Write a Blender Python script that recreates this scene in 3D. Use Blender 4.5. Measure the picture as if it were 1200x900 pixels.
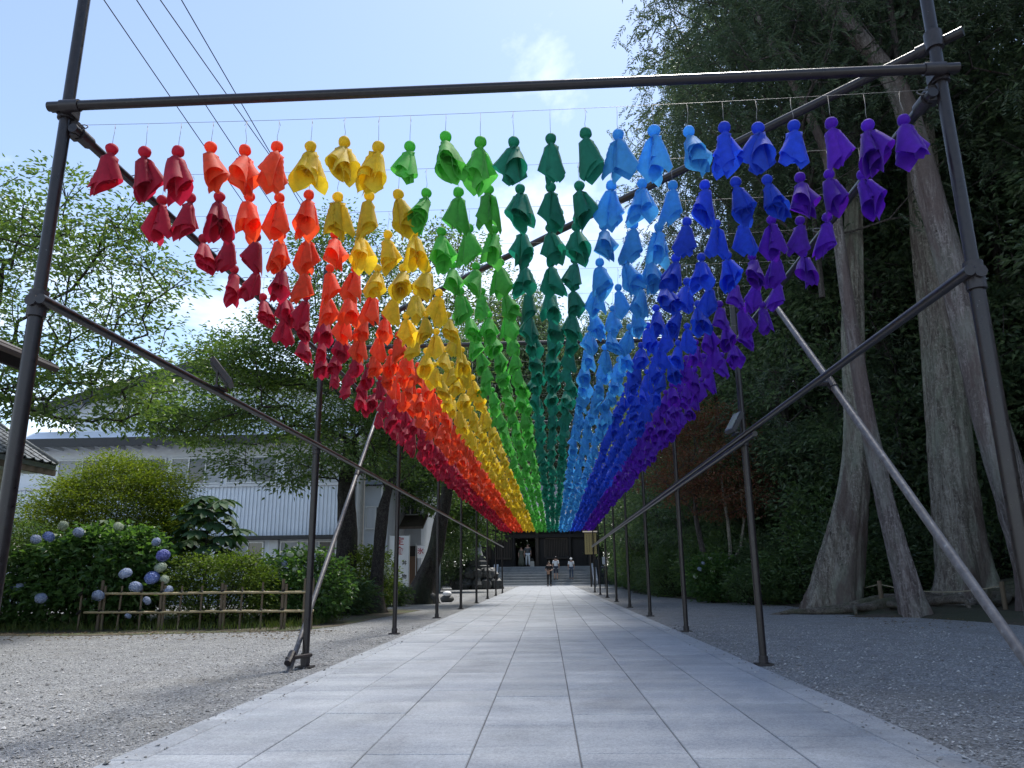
import bpy, math, random
import numpy as np
from mathutils import Vector, Matrix, Quaternion

# ------------------------------------------------------------------ camera, world, sun, exposure
for o in list(bpy.data.objects):
    bpy.data.objects.remove(o)
scene = bpy.context.scene
COL = scene.collection
PI = math.pi
EYE = 0.82
CAM_ROT = ((0.99854238, 0.02383262, 0.04842654),
           (0.05280042, -0.24530197, -0.96800778),
           (-0.01119104, 0.96915373, -0.24620279))
cam_data = bpy.data.cameras.new('camera')
cam = bpy.data.objects.new('camera', cam_data)
COL.objects.link(cam)
cam.matrix_world = Matrix.Translation((0, 0, EYE)) @ Matrix(CAM_ROT).to_4x4()
cam_data.sensor_width = 36.0
cam_data.lens = 36.0 * 880 / 1200
cam_data.clip_start = 0.05
cam_data.clip_end = 2000
scene.camera = cam

SUN_ELEV = math.radians(64)
SUN_AZ = math.radians(24)          # clockwise from +Y (along the path) towards +X
world = bpy.data.worlds.new('World')
scene.world = world
world.use_nodes = True
nt = world.node_tree
nt.nodes.clear()
def wn(t, **k):
    n = nt.nodes.new(t)
    for a, b in k.items():
        setattr(n, a, b)
    return n
def wmath(op, a, b=None, clamp=False):
    n = wn('ShaderNodeMath', operation=op, use_clamp=clamp)
    for i, v in enumerate((a, b)):
        if v is None:
            continue
        if isinstance(v, (int, float)):
            n.inputs[i].default_value = v
        else:
            nt.links.new(v, n.inputs[i])
    return n.outputs[0]
out = wn('ShaderNodeOutputWorld')
bg = wn('ShaderNodeBackground')
sky = wn('ShaderNodeTexSky', sky_type='NISHITA', sun_disc=False, sun_elevation=SUN_ELEV, sun_rotation=SUN_AZ,
         altitude=100, air_density=1.0, dust_density=0.5, ozone_density=1.6)
tc = wn('ShaderNodeTexCoord')
sep = wn('ShaderNodeSeparateXYZ')
nt.links.new(tc.outputs['Generated'], sep.inputs[0])
zz = wmath('ADD', wmath('MAXIMUM', sep.outputs[2], 0.0), 0.22)
comb = wn('ShaderNodeCombineXYZ')
nt.links.new(wmath('DIVIDE', sep.outputs[0], zz), comb.inputs[0])
nt.links.new(wmath('DIVIDE', sep.outputs[1], zz), comb.inputs[1])
noi = wn('ShaderNodeTexNoise')
noi.inputs['Scale'].default_value = 2.1
noi.inputs['Detail'].default_value = 7
noi.inputs['Roughness'].default_value = 0.58
noi.inputs['Distortion'].default_value = 0.25
mp = wn('ShaderNodeMapping')
mp.inputs['Location'].default_value = (1.7, 0.6, 0)
nt.links.new(comb.outputs[0], mp.inputs[0])
nt.links.new(mp.outputs[0], noi.inputs['Vector'])
# more cloud towards the horizon, thin wisps higher up
thr = wmath('MULTIPLY_ADD', sep.outputs[2], 0.42)
thr.node.inputs[2].default_value = 0.34
m1 = wmath('SUBTRACT', noi.outputs[0], thr)
mask = wmath('MULTIPLY_ADD', wmath('MULTIPLY', m1, 3.6, clamp=True), 0.66)
mask.node.inputs[2].default_value = 0.05      # thin even haze veil
mixc = wn('ShaderNodeMix', data_type='RGBA')
nt.links.new(mask, mixc.inputs[0])
nt.links.new(sky.outputs[0], mixc.inputs[6])
mixc.inputs[7].default_value = (9.6, 9.8, 10.0, 1)
SKY_MIX = mixc
nt.links.new(mixc.outputs[2], bg.inputs[0])
bg.inputs[1].default_value = 0.088
nt.links.new(bg.outputs[0], out.inputs[0])

sun_data = bpy.data.lights.new('sun', 'SUN')
sun_data.energy = 2.2
sun_data.angle = math.radians(9.0)   # sun through thin high haze: soft shadows
sun_data.color = (1.0, 0.955, 0.88)
sun = bpy.data.objects.new('sun', sun_data)
COL.objects.link(sun)
SUN_DIR = Vector((math.sin(SUN_AZ) * math.cos(SUN_ELEV), math.cos(SUN_AZ) * math.cos(SUN_ELEV), math.sin(SUN_ELEV)))
sun.rotation_euler = SUN_DIR.to_track_quat('Z', 'Y').to_euler()
sun.location = (20, 20, 40)

scene.view_settings.view_transform = 'Standard'
scene.view_settings.look = 'None'
scene.view_settings.gamma = 1
scene.view_settings.use_curve_mapping = False
scene.view_settings.exposure = 1.45
scene.render.engine = 'CYCLES'
scene.cycles.max_bounces = 8
scene.cycles.diffuse_bounces = 6
scene.cycles.transparent_max_bounces = 6

# ------------------------------------------------------------------ helpers
def rng_of(seed):
    return np.random.default_rng(seed)

R_NP = np.array(CAM_ROT)
def ray(px, py):
    return R_NP @ np.array([px - 600.0, 450.0 - py, -880.0])
def ground_at(px, py, z=0.0):
    v = ray(px, py)
    return np.array([0, 0, EYE]) + (z - EYE) / v[2] * v
def at_depth(px, py, Y):
    v = ray(px, py)
    return np.array([0, 0, EYE]) + Y / v[1] * v

def mesh_np(name, verts, faces, smooth=True, mats=None, midx=None):
    """faces: int array (F,3) or (F,4), or list of arrays"""
    me = bpy.data.meshes.new(name)
    if isinstance(faces, np.ndarray):
        faces = [faces]
    V = np.asarray(verts, dtype=np.float32)
    me.vertices.add(len(V))
    me.vertices.foreach_set('co', V.ravel())
    nl = sum(f.size for f in faces)
    nf = sum(len(f) for f in faces)
    me.loops.add(nl)
    me.loops.foreach_set('vertex_index', np.concatenate([f.ravel() for f in faces]).astype(np.int32))
    tot = np.concatenate([np.full(len(f), f.shape[1], np.int32) for f in faces])
    me.polygons.add(nf)
    me.polygons.foreach_set('loop_start', np.concatenate([[0], np.cumsum(tot)[:-1]]).astype(np.int32))
    me.polygons.foreach_set('loop_total', tot)
    me.polygons.foreach_set('use_smooth', np.full(nf, smooth, bool))
    if midx is not None:
        me.polygons.foreach_set('material_index', np.asarray(midx, np.int32))
    for m in (mats or []):
        me.materials.append(m)
    me.update(calc_edges=True)
    me.validate()
    return me

def link(name, me, parent=None, loc=None):
    o = bpy.data.objects.new(name, me)
    COL.objects.link(o)
    if parent is not None:
        o.parent = parent
    if loc is not None:
        o.location = loc
    return o

def tag(o, label=None, cat=None, group=None, kind=None):
    if label: o['label'] = label
    if cat: o['category'] = cat
    if group: o['group'] = group
    if kind: o['kind'] = kind
    return o

def thing(name, label, cat, loc=(0, 0, 0), rz=0.0, group=None):
    o = bpy.data.objects.new(name, None)
    o.empty_display_size = 0.1
    COL.objects.link(o)
    o.location = loc
    o.rotation_euler = (0, 0, rz)
    return tag(o, label, cat, group)

def copy_tree(o, parent=None, loc=None, rz=None, scale=None):
    c = o.copy()
    COL.objects.link(c)
    c.parent = parent
    if loc is not None: c.location = loc
    if rz is not None: c.rotation_euler = (0, 0, rz)
    if scale is not None: c.scale = scale
    for ch in o.children:
        copy_tree(ch, c)
    return c

class MB:
    """collects simple solids into one mesh"""
    def __init__(s):
        s.v = []; s.f = []; s.m = []
    def add(s, verts, faces, m=0):
        b = len(s.v)
        s.v.extend([tuple(v) for v in verts])
        for f in faces:
            s.f.append(tuple(i + b for i in f)); s.m.append(m)
        return s
    def box(s, x0, x1, y0, y1, z0, z1, m=0, c=0.0):
        if c <= 0:
            v = [(x, y, z) for z in (z0, z1) for y in (y0, y1) for x in (x0, x1)]
            return s.add(v, [(0, 2, 3, 1), (4, 5, 7, 6), (0, 1, 5, 4), (2, 6, 7, 3), (0, 4, 6, 2), (1, 3, 7, 5)], m)
        # chamfered top
        v = [(x0, y0, z0), (x1, y0, z0), (x1, y1, z0), (x0, y1, z0),
             (x0, y0, z1 - c), (x1, y0, z1 - c), (x1, y1, z1 - c), (x0, y1, z1 - c),
             (x0 + c, y0 + c, z1), (x1 - c, y0 + c, z1), (x1 - c, y1 - c, z1), (x0 + c, y1 - c, z1)]
        f = [(0, 3, 2, 1), (8, 9, 10, 11)]
        for i in range(4):
            j = (i + 1) % 4
            f += [(i, j, 4 + j, 4 + i), (4 + i, 4 + j, 8 + j, 8 + i)]
        return s.add(v, f, m)
    def quad(s, a, b, c, d, m=0):
        return s.add([a, b, c, d], [(0, 1, 2, 3)], m)
    def slab(s, pts, thick, m=0):
        """closed plate: polygon pts (3d) extruded by vector thick"""
        n = len(pts); t = Vector(thick)
        v = [tuple(p) for p in pts] + [tuple(Vector(p) + t) for p in pts]
        f = [tuple(range(n))[::-1], tuple(range(n, 2 * n))]
        for i in range(n):
            j = (i + 1) % n
            f.append((i, j, n + j, n + i))
        return s.add(v, f, m)
    def tube(s, pts, r, n=10, m=0, cap=True):
        P = [Vector(p) for p in pts]
        R = list(r) if hasattr(r, '__len__') else [r] * len(P)
        rings = []
        up = None
        for i, p in enumerate(P):
            if i == 0: t = P[1] - p
            elif i == len(P) - 1: t = p - P[i - 1]
            else: t = P[i + 1] - P[i - 1]
            t.normalize()
            if up is None:
                up = Vector((0, 0, 1)) if abs(t.z) < 0.9 else Vector((1, 0, 0))
            a = t.cross(up)
            if a.length < 1e-5:
                a = t.cross(Vector((0.3, 1, 0.2)))
            a.normalize()
            b = a.cross(t).normalized()
            up = b
            rings.append([p + (a * math.cos(2 * PI * k / n) + b * math.sin(2 * PI * k / n)) * R[i] for k in range(n)])
        v = [q for rg in rings for q in rg]
        f = []
        for i in range(len(P) - 1):
            for k in range(n):
                k2 = (k + 1) % n
                f.append((i * n + k, i * n + k2, (i + 1) * n + k2, (i + 1) * n + k))
        if cap:
            f.append(tuple(range(n))[::-1])
            f.append(tuple(range((len(P) - 1) * n, len(P) * n)))
        return s.add(v, f, m)
    def lathe(s, prof, n=12, c=(0, 0, 0), m=0, ang=0.0):
        v = []; f = []
        for r, z in prof:
            for k in range(n):
                a = 2 * PI * k / n + ang
                v.append((c[0] + r * math.cos(a), c[1] + r * math.sin(a), c[2] + z))
        for i in range(len(prof) - 1):
            for k in range(n):
                k2 = (k + 1) % n
                f.append((i * n + k, i * n + k2, (i + 1) * n + k2, (i + 1) * n + k))
        f.append(tuple(range(n))[::-1])
        f.append(tuple(range((len(prof) - 1) * n, len(prof) * n)))
        return s.add(v, f, m)
    def blob(s, c, r, rng, n=10, rings=7, amp=0.12, m=0):
        rx, ry, rz = r if hasattr(r, '__len__') else (r, r, r)
        ph = rng.uniform(0, 6.28, 6)
        v = []; f = []
        for i in range(rings + 1):
            th = PI * i / rings
            for k in range(n):
                a = 2 * PI * k / n
                w = 1 + amp * (math.sin(2 * a + ph[0] + th) + 0.7 * math.sin(3 * a + ph[1]) * math.sin(2 * th + ph[2]) + 0.5 * math.sin(5 * th + ph[3] + a))
                v.append((c[0] + rx * w * math.sin(th) * math.cos(a), c[1] + ry * w * math.sin(th) * math.sin(a), c[2] - rz * (1 if i in (0, rings) else w) * math.cos(th)))
        for i in range(rings):
            for k in range(n):
                k2 = (k + 1) % n
                f.append((i * n + k, i * n + k2, (i + 1) * n + k2, (i + 1) * n + k))
        return s.add(v, f, m)
    def build(s, name, mat, parent=None, loc=None, smooth=False, origin=None):
        me = bpy.data.meshes.new(name)
        V = s.v
        if origin is not None:
            V = [(a - origin[0], b - origin[1], c - origin[2]) for a, b, c in V]
        me.from_pydata(V, [], s.f)
        for mm in (mat if isinstance(mat, (list, tuple)) else [mat]):
            me.materials.append(mm)
        me.polygons.foreach_set('material_index', s.m)
        me.update()
        if smooth:
            me.polygons.foreach_set('use_smooth', [True] * len(me.polygons))
            if smooth == 'edges':
                me.set_sharp_from_angle(angle=math.radians(40))
        o = link(name, me, parent, loc)
        if origin is not None and loc is None:
            o.location = origin if parent is None else (0, 0, 0)
        return o

# ------------------------------------------------------------------ materials
class NB:
    def __init__(s, name):
        s.mat = bpy.data.materials.new(name)
        s.mat.use_nodes = True
        s.t = s.mat.node_tree
        s.t.nodes.clear()
        s.out = s.n('ShaderNodeOutputMaterial')
        s.bs = s.n('ShaderNodeBsdfPrincipled')
        s.l(s.bs.outputs[0], s.out.inputs[0])
    def n(s, t, **k):
        nd = s.t.nodes.new(t)
        for a, b in k.items():
            setattr(nd, a, b)
        return nd
    def l(s, a, b):
        s.t.links.new(a, b)
    def coord(s, kind='Object', scale=(1, 1, 1)):
        tc = s.n('ShaderNodeTexCoord')
        m = s.n('ShaderNodeMapping')
        m.inputs['Scale'].default_value = scale
        s.l(tc.outputs[kind], m.inputs[0])
        return m.outputs[0]
    def world(s, scale=(1, 1, 1)):
        g = s.n('ShaderNodeNewGeometry')
        m = s.n('ShaderNodeMapping')
        m.inputs['Scale'].default_value = scale
        s.l(g.outputs['Position'], m.inputs[0])
        return m.outputs[0]
    def noise(s, vec, scale, detail=4, rough=0.55, dist=0.0):
        nd = s.n('ShaderNodeTexNoise')
        nd.inputs['Scale'].default_value = scale
        nd.inputs['Detail'].default_value = detail
        nd.inputs['Roughness'].default_value = rough
        nd.inputs['Distortion'].default_value = dist
        s.l(vec, nd.inputs['Vector'])
        return nd.outputs[0]
    def voro(s, vec, scale, feature='F1'):
        nd = s.n('ShaderNodeTexVoronoi', feature=feature)
        nd.inputs['Scale'].default_value = scale
        s.l(vec, nd.inputs['Vector'])
        return nd
    def ramp(s, fac, stops, interp='LINEAR'):
        nd = s.n('ShaderNodeValToRGB')
        nd.color_ramp.interpolation = interp
        e = nd.color_ramp.elements
        while len(e) < len(stops):
            e.new(0.5)
        for i, (p, c) in enumerate(stops):
            e[i].position = p
            e[i].color = (*c, 1) if len(c) == 3 else c
        s.l(fac, nd.inputs[0])
        return nd.outputs[0]
    def mix(s, fac, a, b, blend='MIX'):
        nd = s.n('ShaderNodeMix', data_type='RGBA', blend_type=blend)
        for i, v in ((0, fac), (6, a), (7, b)):
            if isinstance(v, (int, float)):
                nd.inputs[i].default_value = v
            elif isinstance(v, tuple):
                nd.inputs[i].default_value = (*v, 1)
            else:
                s.l(v, nd.inputs[i])
        return nd.outputs[2]
    def math(s, op, a, b=0.0, clamp=False):
        nd = s.n('ShaderNodeMath', operation=op, use_clamp=clamp)
        for i, v in enumerate((a, b)):
            if isinstance(v, (int, float)):
                nd.inputs[i].default_value = v
            else:
                s.l(v, nd.inputs[i])
        return nd.outputs[0]
    def col(s, c):
        if isinstance(c, tuple): s.bs.inputs['Base Color'].default_value = (*c, 1)
        else: s.l(c, s.bs.inputs['Base Color'])
    def rough(s, r):
        if isinstance(r, (int, float)): s.bs.inputs['Roughness'].default_value = r
        else: s.l(r, s.bs.inputs['Roughness'])
    def bump(s, h, strength=0.5, dist=0.01):
        b = s.n('ShaderNodeBump')
        b.inputs['Strength'].default_value = strength
        b.inputs['Distance'].default_value = dist
        s.l(h, b.inputs['Height'])
        s.l(b.outputs[0], s.bs.inputs['Normal'])
        return b.outputs[0]
    def island(s):
        return s.n('ShaderNodeNewGeometry').outputs['Random Per Island']
    def objrand(s):
        return s.n('ShaderNodeObjectInfo').outputs['Random']

def m_plain(name, c, rough=0.6, var=0.18, scale=6.0, bump=0.0, metal=0.0, stretch=(1, 1, 1)):
    b = NB(name)
    v = b.coord('Object', stretch)
    n = b.noise(v, scale, 5)
    d = tuple(x * (1 - var) for x in c); u = tuple(min(1, x * (1 + var)) for x in c)
    b.col(b.ramp(n, [(0.25, d), (0.75, u)]))
    b.rough(rough)
    b.bs.inputs['Metallic'].default_value = metal
    if bump:
        b.bump(n, bump, 0.01)
    return b.mat

def m_leaf(name, cols, rough=0.45, trans=0.35, tcol=None, spec=0.5):
    b = NB(name)
    st = [(i / max(1, len(cols) - 1), c) for i, c in enumerate(cols)]
    c = b.ramp(b.island(), st)
    big = b.noise(b.world(), 0.9, 2)
    c = b.mix(b.ramp(big, [(0.3, (0.0, 0.0, 0.0)), (0.7, (1, 1, 1))]), b.mix(1.0, c, (0.72, 0.76, 0.8), 'MULTIPLY'), c)
    b.col(c)
    b.rough(rough)
    b.bs.inputs['Specular IOR Level'].default_value = spec
    tr = b.n('ShaderNodeBsdfTranslucent')
    tm = b.mix(1.0, c, tcol or (1.25, 1.35, 0.55), 'MULTIPLY')
    b.l(tm, tr.inputs[0])
    ms = b.n('ShaderNodeMixShader')
    ms.inputs[0].default_value = trans
    b.l(b.bs.outputs[0], ms.inputs[1]); b.l(tr.outputs[0], ms.inputs[2])
    b.l(ms.outputs[0], b.out.inputs[0])
    return b.mat

def m_bark(name, dark, mid, light, moss=None, vscale=(1, 1, 0.16), scale=9.0, bump=0.9, patch=None):
    b = NB(name)
    v = b.coord('Object', vscale)
    na = b.noise(v, scale, 8, 0.66, 0.5)
    nb_ = b.noise(b.coord('Object', (vscale[0], vscale[1], vscale[2] * 1.6)), scale * 4.2, 6, 0.7, 0.3)
    n1 = b.math('MULTIPLY_ADD', nb_, 0.5)
    n1.node.inputs[2].default_value = 0.0
    n1 = b.math('ADD', n1, b.math('MULTIPLY', na, 0.5))
    n2 = b.noise(b.coord('Object', (1, 1, 0.5)), 1.3, 4, 0.6)
    c = b.ramp(n1, [(0.38, dark), (0.5, mid), (0.64, light)])
    n3 = b.noise(b.coord('Object'), 17, 6, 0.75)
    c = b.mix(b.ramp(n3, [(0.52, (0, 0, 0)), (0.62, (0.55, 0.55, 0.55))]), c, tuple(x * 1.15 for x in light))
    if moss:
        c = b.mix(b.ramp(n2, [(0.48, (0, 0, 0)), (0.66, (0.75, 0.75, 0.75))]), c, moss)
    if patch:
        n4 = b.noise(b.coord('Object', (1, 1, 0.22)), 1.6, 5, 0.6, 0.6)
        c = b.mix(b.ramp(n4, [(0.50, (0, 0, 0)), (0.60, (0.8, 0.8, 0.8))]), c, b.mix(n1, tuple(x * 0.5 for x in patch), patch))
    b.col(c); b.rough(0.9)
    b.bs.inputs['Specular IOR Level'].default_value = 0.2
    b.bump(n1, bump, 0.08)
    return b.mat

M = {}
# painted scaffold pipe: dark brown, semi-gloss, scuffed
b = NB('pipe_brown')
v = b.coord('Object')
n = b.noise(v, 34, 6, 0.6)
sc = b.noise(b.coord('Object', (1, 1, 1)), 90, 3, 0.7)
c = b.ramp(n, [(0.3, (0.007, 0.005, 0.006)), (0.7, (0.019, 0.014, 0.015))])
c = b.mix(b.ramp(sc, [(0.68, (0, 0, 0)), (0.74, (0.8, 0.8, 0.8))]), c, (0.16, 0.15, 0.15))
b.col(c); b.rough(b.ramp(n, [(0.3, (0.26, 0.26, 0.26)), (0.7, (0.40, 0.40, 0.40))]))
M['pipe'] = b.mat
b = NB('pipe_galvanised')
v = b.coord('Object')
n = b.noise(v, 26, 6, 0.65)
c = b.ramp(n, [(0.3, (0.085, 0.08, 0.085)), (0.62, (0.16, 0.155, 0.16)), (0.78, (0.34, 0.34, 0.35))])
b.col(c); b.rough(0.48); b.bs.inputs['Metallic'].default_value = 0.3
M['galv'] = b.mat
M['clamp'] = m_plain('clamp_steel', (0.022, 0.018, 0.020), 0.42, 0.4, 60, 0.2)
M['wire'] = m_plain('steel_wire', (0.16, 0.16, 0.16), 0.5, 0.2, 40, 0, 0.5)
M['string'] = m_plain('pale_string', (0.30, 0.29, 0.28), 0.8, 0.15, 40)

# dolls: thin woven cloth
DOLL = [('crimson', (0.48, 0.016, 0.05)), ('orange', (0.86, 0.10, 0.028)), ('yellow', (0.80, 0.60, 0.03)),
        ('light_green', (0.11, 0.52, 0.075)), ('dark_green', (0.016, 0.25, 0.155)), ('sky_blue', (0.075, 0.40, 0.78)),
        ('blue', (0.02, 0.085, 0.66)), ('purple', (0.12, 0.014, 0.48))]
def m_cloth(name, c):
    b = NB('cloth_' + name)
    v = b.coord('Object')
    n = b.noise(v, 30, 4)
    lo = tuple(x * 0.86 for x in c); hi = tuple(min(1, x * 1.12) for x in c)
    cc = b.ramp(n, [(0.3, lo), (0.7, hi)])
    r = b.math('MULTIPLY_ADD', b.objrand(), 0.3)
    r.node.inputs[2].default_value = 0.85
    hs = b.n('ShaderNodeHueSaturation')
    b.l(r, hs.inputs['Value']); b.l(cc, hs.inputs['Color'])
    cc = hs.outputs[0]
    b.col(cc); b.rough(0.7)
    b.bs.inputs['Sheen Weight'].default_value = 0.18
    b.bs.inputs['Sheen Roughness'].default_value = 0.4
    wv = b.noise(v, 900, 1)
    nrm = b.bump(wv, 0.12, 0.0006)
    tr = b.n('ShaderNodeBsdfTranslucent')
    b.l(b.mix(1.0, cc, (1.15, 1.15, 1.15), 'MULTIPLY'), tr.inputs[0])
    ms = b.n('ShaderNodeMixShader'); ms.inputs[0].default_value = 0.50
    b.l(b.bs.outputs[0], ms.inputs[1]); b.l(tr.outputs[0], ms.inputs[2])
    b.l(ms.outputs[0], b.out.inputs[0])
    return b.mat
CLOTH = [m_cloth(n, c) for n, c in DOLL]

# granite slabs
def m_granite(name, base, var=0.10, fleck=1.0):
    b = NB(name)
    v = b.world()
    fine = b.noise(v, 210, 3, 0.75)
    mid = b.noise(v, 2.4, 5, 0.6, 0.6)
    st = b.noise(b.world((0.55, 2.6, 1)), 1.3, 4, 0.55, 0.8)
    c = b.ramp(fine, [(0.30, tuple(x * 0.66 for x in base)), (0.5, base), (0.70, tuple(min(1, x * 1.28) for x in base))])
    c = b.mix(1.0, c, b.ramp(mid, [(0.3, (0.90, 0.90, 0.91)), (0.7, (1.05, 1.05, 1.04))]), 'MULTIPLY')
    c = b.mix(1.0, c, b.ramp(st, [(0.42, (1, 1, 1)), (0.62, (0.86, 0.865, 0.88))]), 'MULTIPLY')
    bl = b.noise(v, 0.8, 6, 0.7, 1.2)
    c = b.mix(1.0, c, b.ramp(bl, [(0.50, (1, 1, 1)), (0.66, (0.80, 0.80, 0.795))]), 'MULTIPLY')
    gr = b.voro(v, 95)
    c = b.mix(1.0, c, b.ramp(gr.outputs['Color'], [(0.0, (0.74, 0.745, 0.755)), (0.45, (0.97, 0.97, 0.97)), (1.0, (1.22, 1.22, 1.21))]), 'MULTIPLY')
    sp = b.noise(v, 24, 3, 0.6)
    c = b.mix(1.0, c, b.ramp(sp, [(0.66, (1, 1, 1)), (0.74, (0.74, 0.73, 0.72))]), 'MULTIPLY')
    r = b.math('MULTIPLY_ADD', b.objrand(), 2 * var)
    r.node.inputs[2].default_value = 1 - var
    hs = b.n('ShaderNodeHueSaturation')
    b.l(r, hs.inputs['Value']); b.l(c, hs.inputs['Color'])
    b.col(hs.outputs[0]); b.rough(b.ramp(st, [(0.35, (0.5, 0.5, 0.5)), (0.65, (0.72, 0.72, 0.72))]))
    b.bump(fine, 0.25, 0.003)
    return b.mat
M['granite'] = m_granite('granite_slab', (0.345, 0.37, 0.405), 0.09)
M['granite_edge'] = m_granite('granite_edge', (0.335, 0.358, 0.39), 0.07)
M['joint'] = m_plain('joint_mortar', (0.13, 0.132, 0.135), 0.95, 0.3, 20)
M['stone_white'] = m_granite('pale_stone', (0.62, 0.63, 0.64), 0.04)
M['stone_grey'] = m_granite('grey_stone', (0.26, 0.275, 0.28), 0.10)
M['stone_dark'] = m_granite('weathered_stone', (0.065, 0.068, 0.068), 0.2)

# gravel yard
b = NB('gravel')
v = b.world()
vo = b.voro(v, 60)
vo2 = b.voro(v, 140)
fr = b.ramp(b.math('FRACT', b.math('MULTIPLY', vo.outputs['Color'], 1.0)), [(0.0, (0.115, 0.119, 0.125)), (0.5, (0.285, 0.292, 0.302)), (0.86, (0.40, 0.41, 0.42)), (1.0, (0.57, 0.58, 0.59))])
fr2 = b.ramp(vo2.outputs['Color'], [(0.0, (0.6, 0.6, 0.6)), (1.0, (1.35, 1.35, 1.35))])
c = b.mix(1.0, fr, fr2, 'MULTIPLY')
big = b.noise(v, 0.55, 5, 0.62)
med = b.noise(v, 3.2, 4, 0.6)
c = b.mix(1.0, c, b.ramp(med, [(0.3, (0.82, 0.82, 0.83)), (0.7, (1.12, 1.12, 1.1))]), 'MULTIPLY')
c = b.mix(b.ramp(big, [(0.52, (0, 0, 0)), (0.72, (0.55, 0.55, 0.55))]), c, (0.20, 0.19, 0.165))
b.col(c); b.rough(0.85)
b.bs.inputs['Specular IOR Level'].default_value = 0.3
hgt = b.math('SUBTRACT', b.math('MULTIPLY', vo.outputs['Distance'], -1.0), b.math('MULTIPLY', vo2.outputs['Distance'], 0.5))
b.bump(hgt, 1.0, 0.02)
M['gravel'] = b.mat
b = NB('gravel_stone')
c = b.ramp(b.island(), [(0, (0.13, 0.129, 0.127)), (0.55, (0.30, 0.298, 0.294)), (0.9, (0.40, 0.40, 0.40)), (1, (0.56, 0.555, 0.55))])
b.col(c); b.rough(0.8)
M['pebble'] = b.mat
# soils
b = NB('garden_soil')
v = b.world()
n = b.noise(v, 14, 7, 0.7)
n2 = b.noise(v, 1.2, 4)
c = b.ramp(n, [(0.3, (0.045, 0.036, 0.026)), (0.7, (0.13, 0.108, 0.08))])
c = b.mix(b.ramp(n2, [(0.45, (0, 0, 0)), (0.6, (0.8, 0.8, 0.8))]), c, (0.055, 0.075, 0.025))
b.col(c); b.rough(0.95); b.bump(n, 0.8, 0.03)
M['soil'] = b.mat
M['litter'] = m_leaf('fallen_leaf', [(0.10, 0.065, 0.035), (0.16, 0.10, 0.05), (0.22, 0.16, 0.08), (0.08, 0.07, 0.03)], 0.7, 0.15, (1, 1, 1))
b = NB('forest_floor')
v = b.world()
n = b.noise(v, 9, 8, 0.7)
n2 = b.noise(v, 0.9, 4)
c = b.ramp(n, [(0.3, (0.022, 0.018, 0.013)), (0.7, (0.085, 0.066, 0.045))])
c = b.mix(b.ramp(n2, [(0.42, (0, 0, 0)), (0.6, (0.7, 0.7, 0.7))]), c, (0.022, 0.035, 0.012))
b.col(c); b.rough(0.95); b.bump(n, 0.9, 0.05)
M['floor'] = b.mat

# barks
M['bark_cedar'] = m_bark('bark_cedar', (0.04, 0.032, 0.03), (0.15, 0.128, 0.122), (0.32, 0.295, 0.285), (0.19, 0.195, 0.17), (1, 1, 0.09), 7.5, 1.0, (0.15, 0.112, 0.105))
M['bark_grey'] = m_bark('bark_grey', (0.045, 0.037, 0.031), (0.165, 0.148, 0.125), (0.34, 0.325, 0.285), (0.22, 0.25, 0.195), (1, 1, 0.12), 7, 1.0, (0.13, 0.098, 0.088))
M['bark_plain'] = m_bark('bark_plain', (0.03, 0.026, 0.025), (0.075, 0.066, 0.062), (0.15, 0.137, 0.128), None, (1, 1, 0.07), 8, 1.0)
M['bark_cherry'] = m_bark('bark_cherry', (0.014, 0.012, 0.011), (0.036, 0.031, 0.029), (0.085, 0.078, 0.07), (0.05, 0.06, 0.04), (1, 1, 0.5), 10, 0.9)
M['bark_pale'] = m_bark('bark_pale', (0.12, 0.11, 0.09), (0.22, 0.205, 0.17), (0.34, 0.32, 0.28), None, (1, 1, 0.4), 12, 0.5)
M['root'] = m_bark('root', (0.05, 0.042, 0.034), (0.12, 0.105, 0.088), (0.22, 0.20, 0.17), (0.07, 0.085, 0.045), (1, 1, 1), 9, 0.9)
# leaves
M['leaf_cherry'] = m_leaf('leaf_cherry', [(0.062, 0.115, 0.032), (0.098, 0.165, 0.042), (0.135, 0.205, 0.052), (0.17, 0.225, 0.070)], 0.40, 0.48)
M['leaf_cherry2'] = m_leaf('leaf_cherry_dark', [(0.052, 0.098, 0.032), (0.084, 0.148, 0.042), (0.12, 0.185, 0.052)], 0.42, 0.44)
M['leaf_forest'] = m_leaf('leaf_forest', [(0.078, 0.125, 0.072), (0.12, 0.178, 0.092), (0.18, 0.245, 0.12)], 0.30, 0.48, (1.15, 1.25, 0.8))
M['leaf_conifer'] = m_leaf('leaf_conifer', [(0.058, 0.092, 0.062), (0.088, 0.13, 0.078), (0.122, 0.165, 0.092)], 0.42, 0.44, (1.15, 1.2, 0.85))
M['leaf_golden'] = m_leaf('leaf_golden', [(0.085, 0.14, 0.020), (0.16, 0.225, 0.026), (0.27, 0.31, 0.036), (0.20, 0.25, 0.032)], 0.5, 0.45)
M['leaf_hydrangea'] = m_leaf('leaf_hydrangea', [(0.050, 0.115, 0.034), (0.078, 0.16, 0.045), (0.12, 0.215, 0.06)], 0.38, 0.42)
M['leaf_hedge'] = m_leaf('leaf_hedge', [(0.06, 0.11, 0.016), (0.11, 0.17, 0.025), (0.17, 0.23, 0.035)], 0.5, 0.40)
M['leaf_shrub'] = m_leaf('leaf_shrub', [(0.062, 0.112, 0.050), (0.098, 0.162, 0.064), (0.14, 0.21, 0.080)], 0.38, 0.42)
M['leaf_maple'] = m_leaf('leaf_maple', [(0.16, 0.052, 0.034), (0.24, 0.088, 0.048), (0.18, 0.10, 0.045), (0.10, 0.095, 0.040)], 0.5, 0.38, (1.2, 1.0, 0.7))
M['leaf_fatsia'] = m_leaf('leaf_fatsia', [(0.030, 0.066, 0.030), (0.045, 0.095, 0.040), (0.060, 0.12, 0.048)], 0.55, 0.32, None, 0.2)
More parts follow.
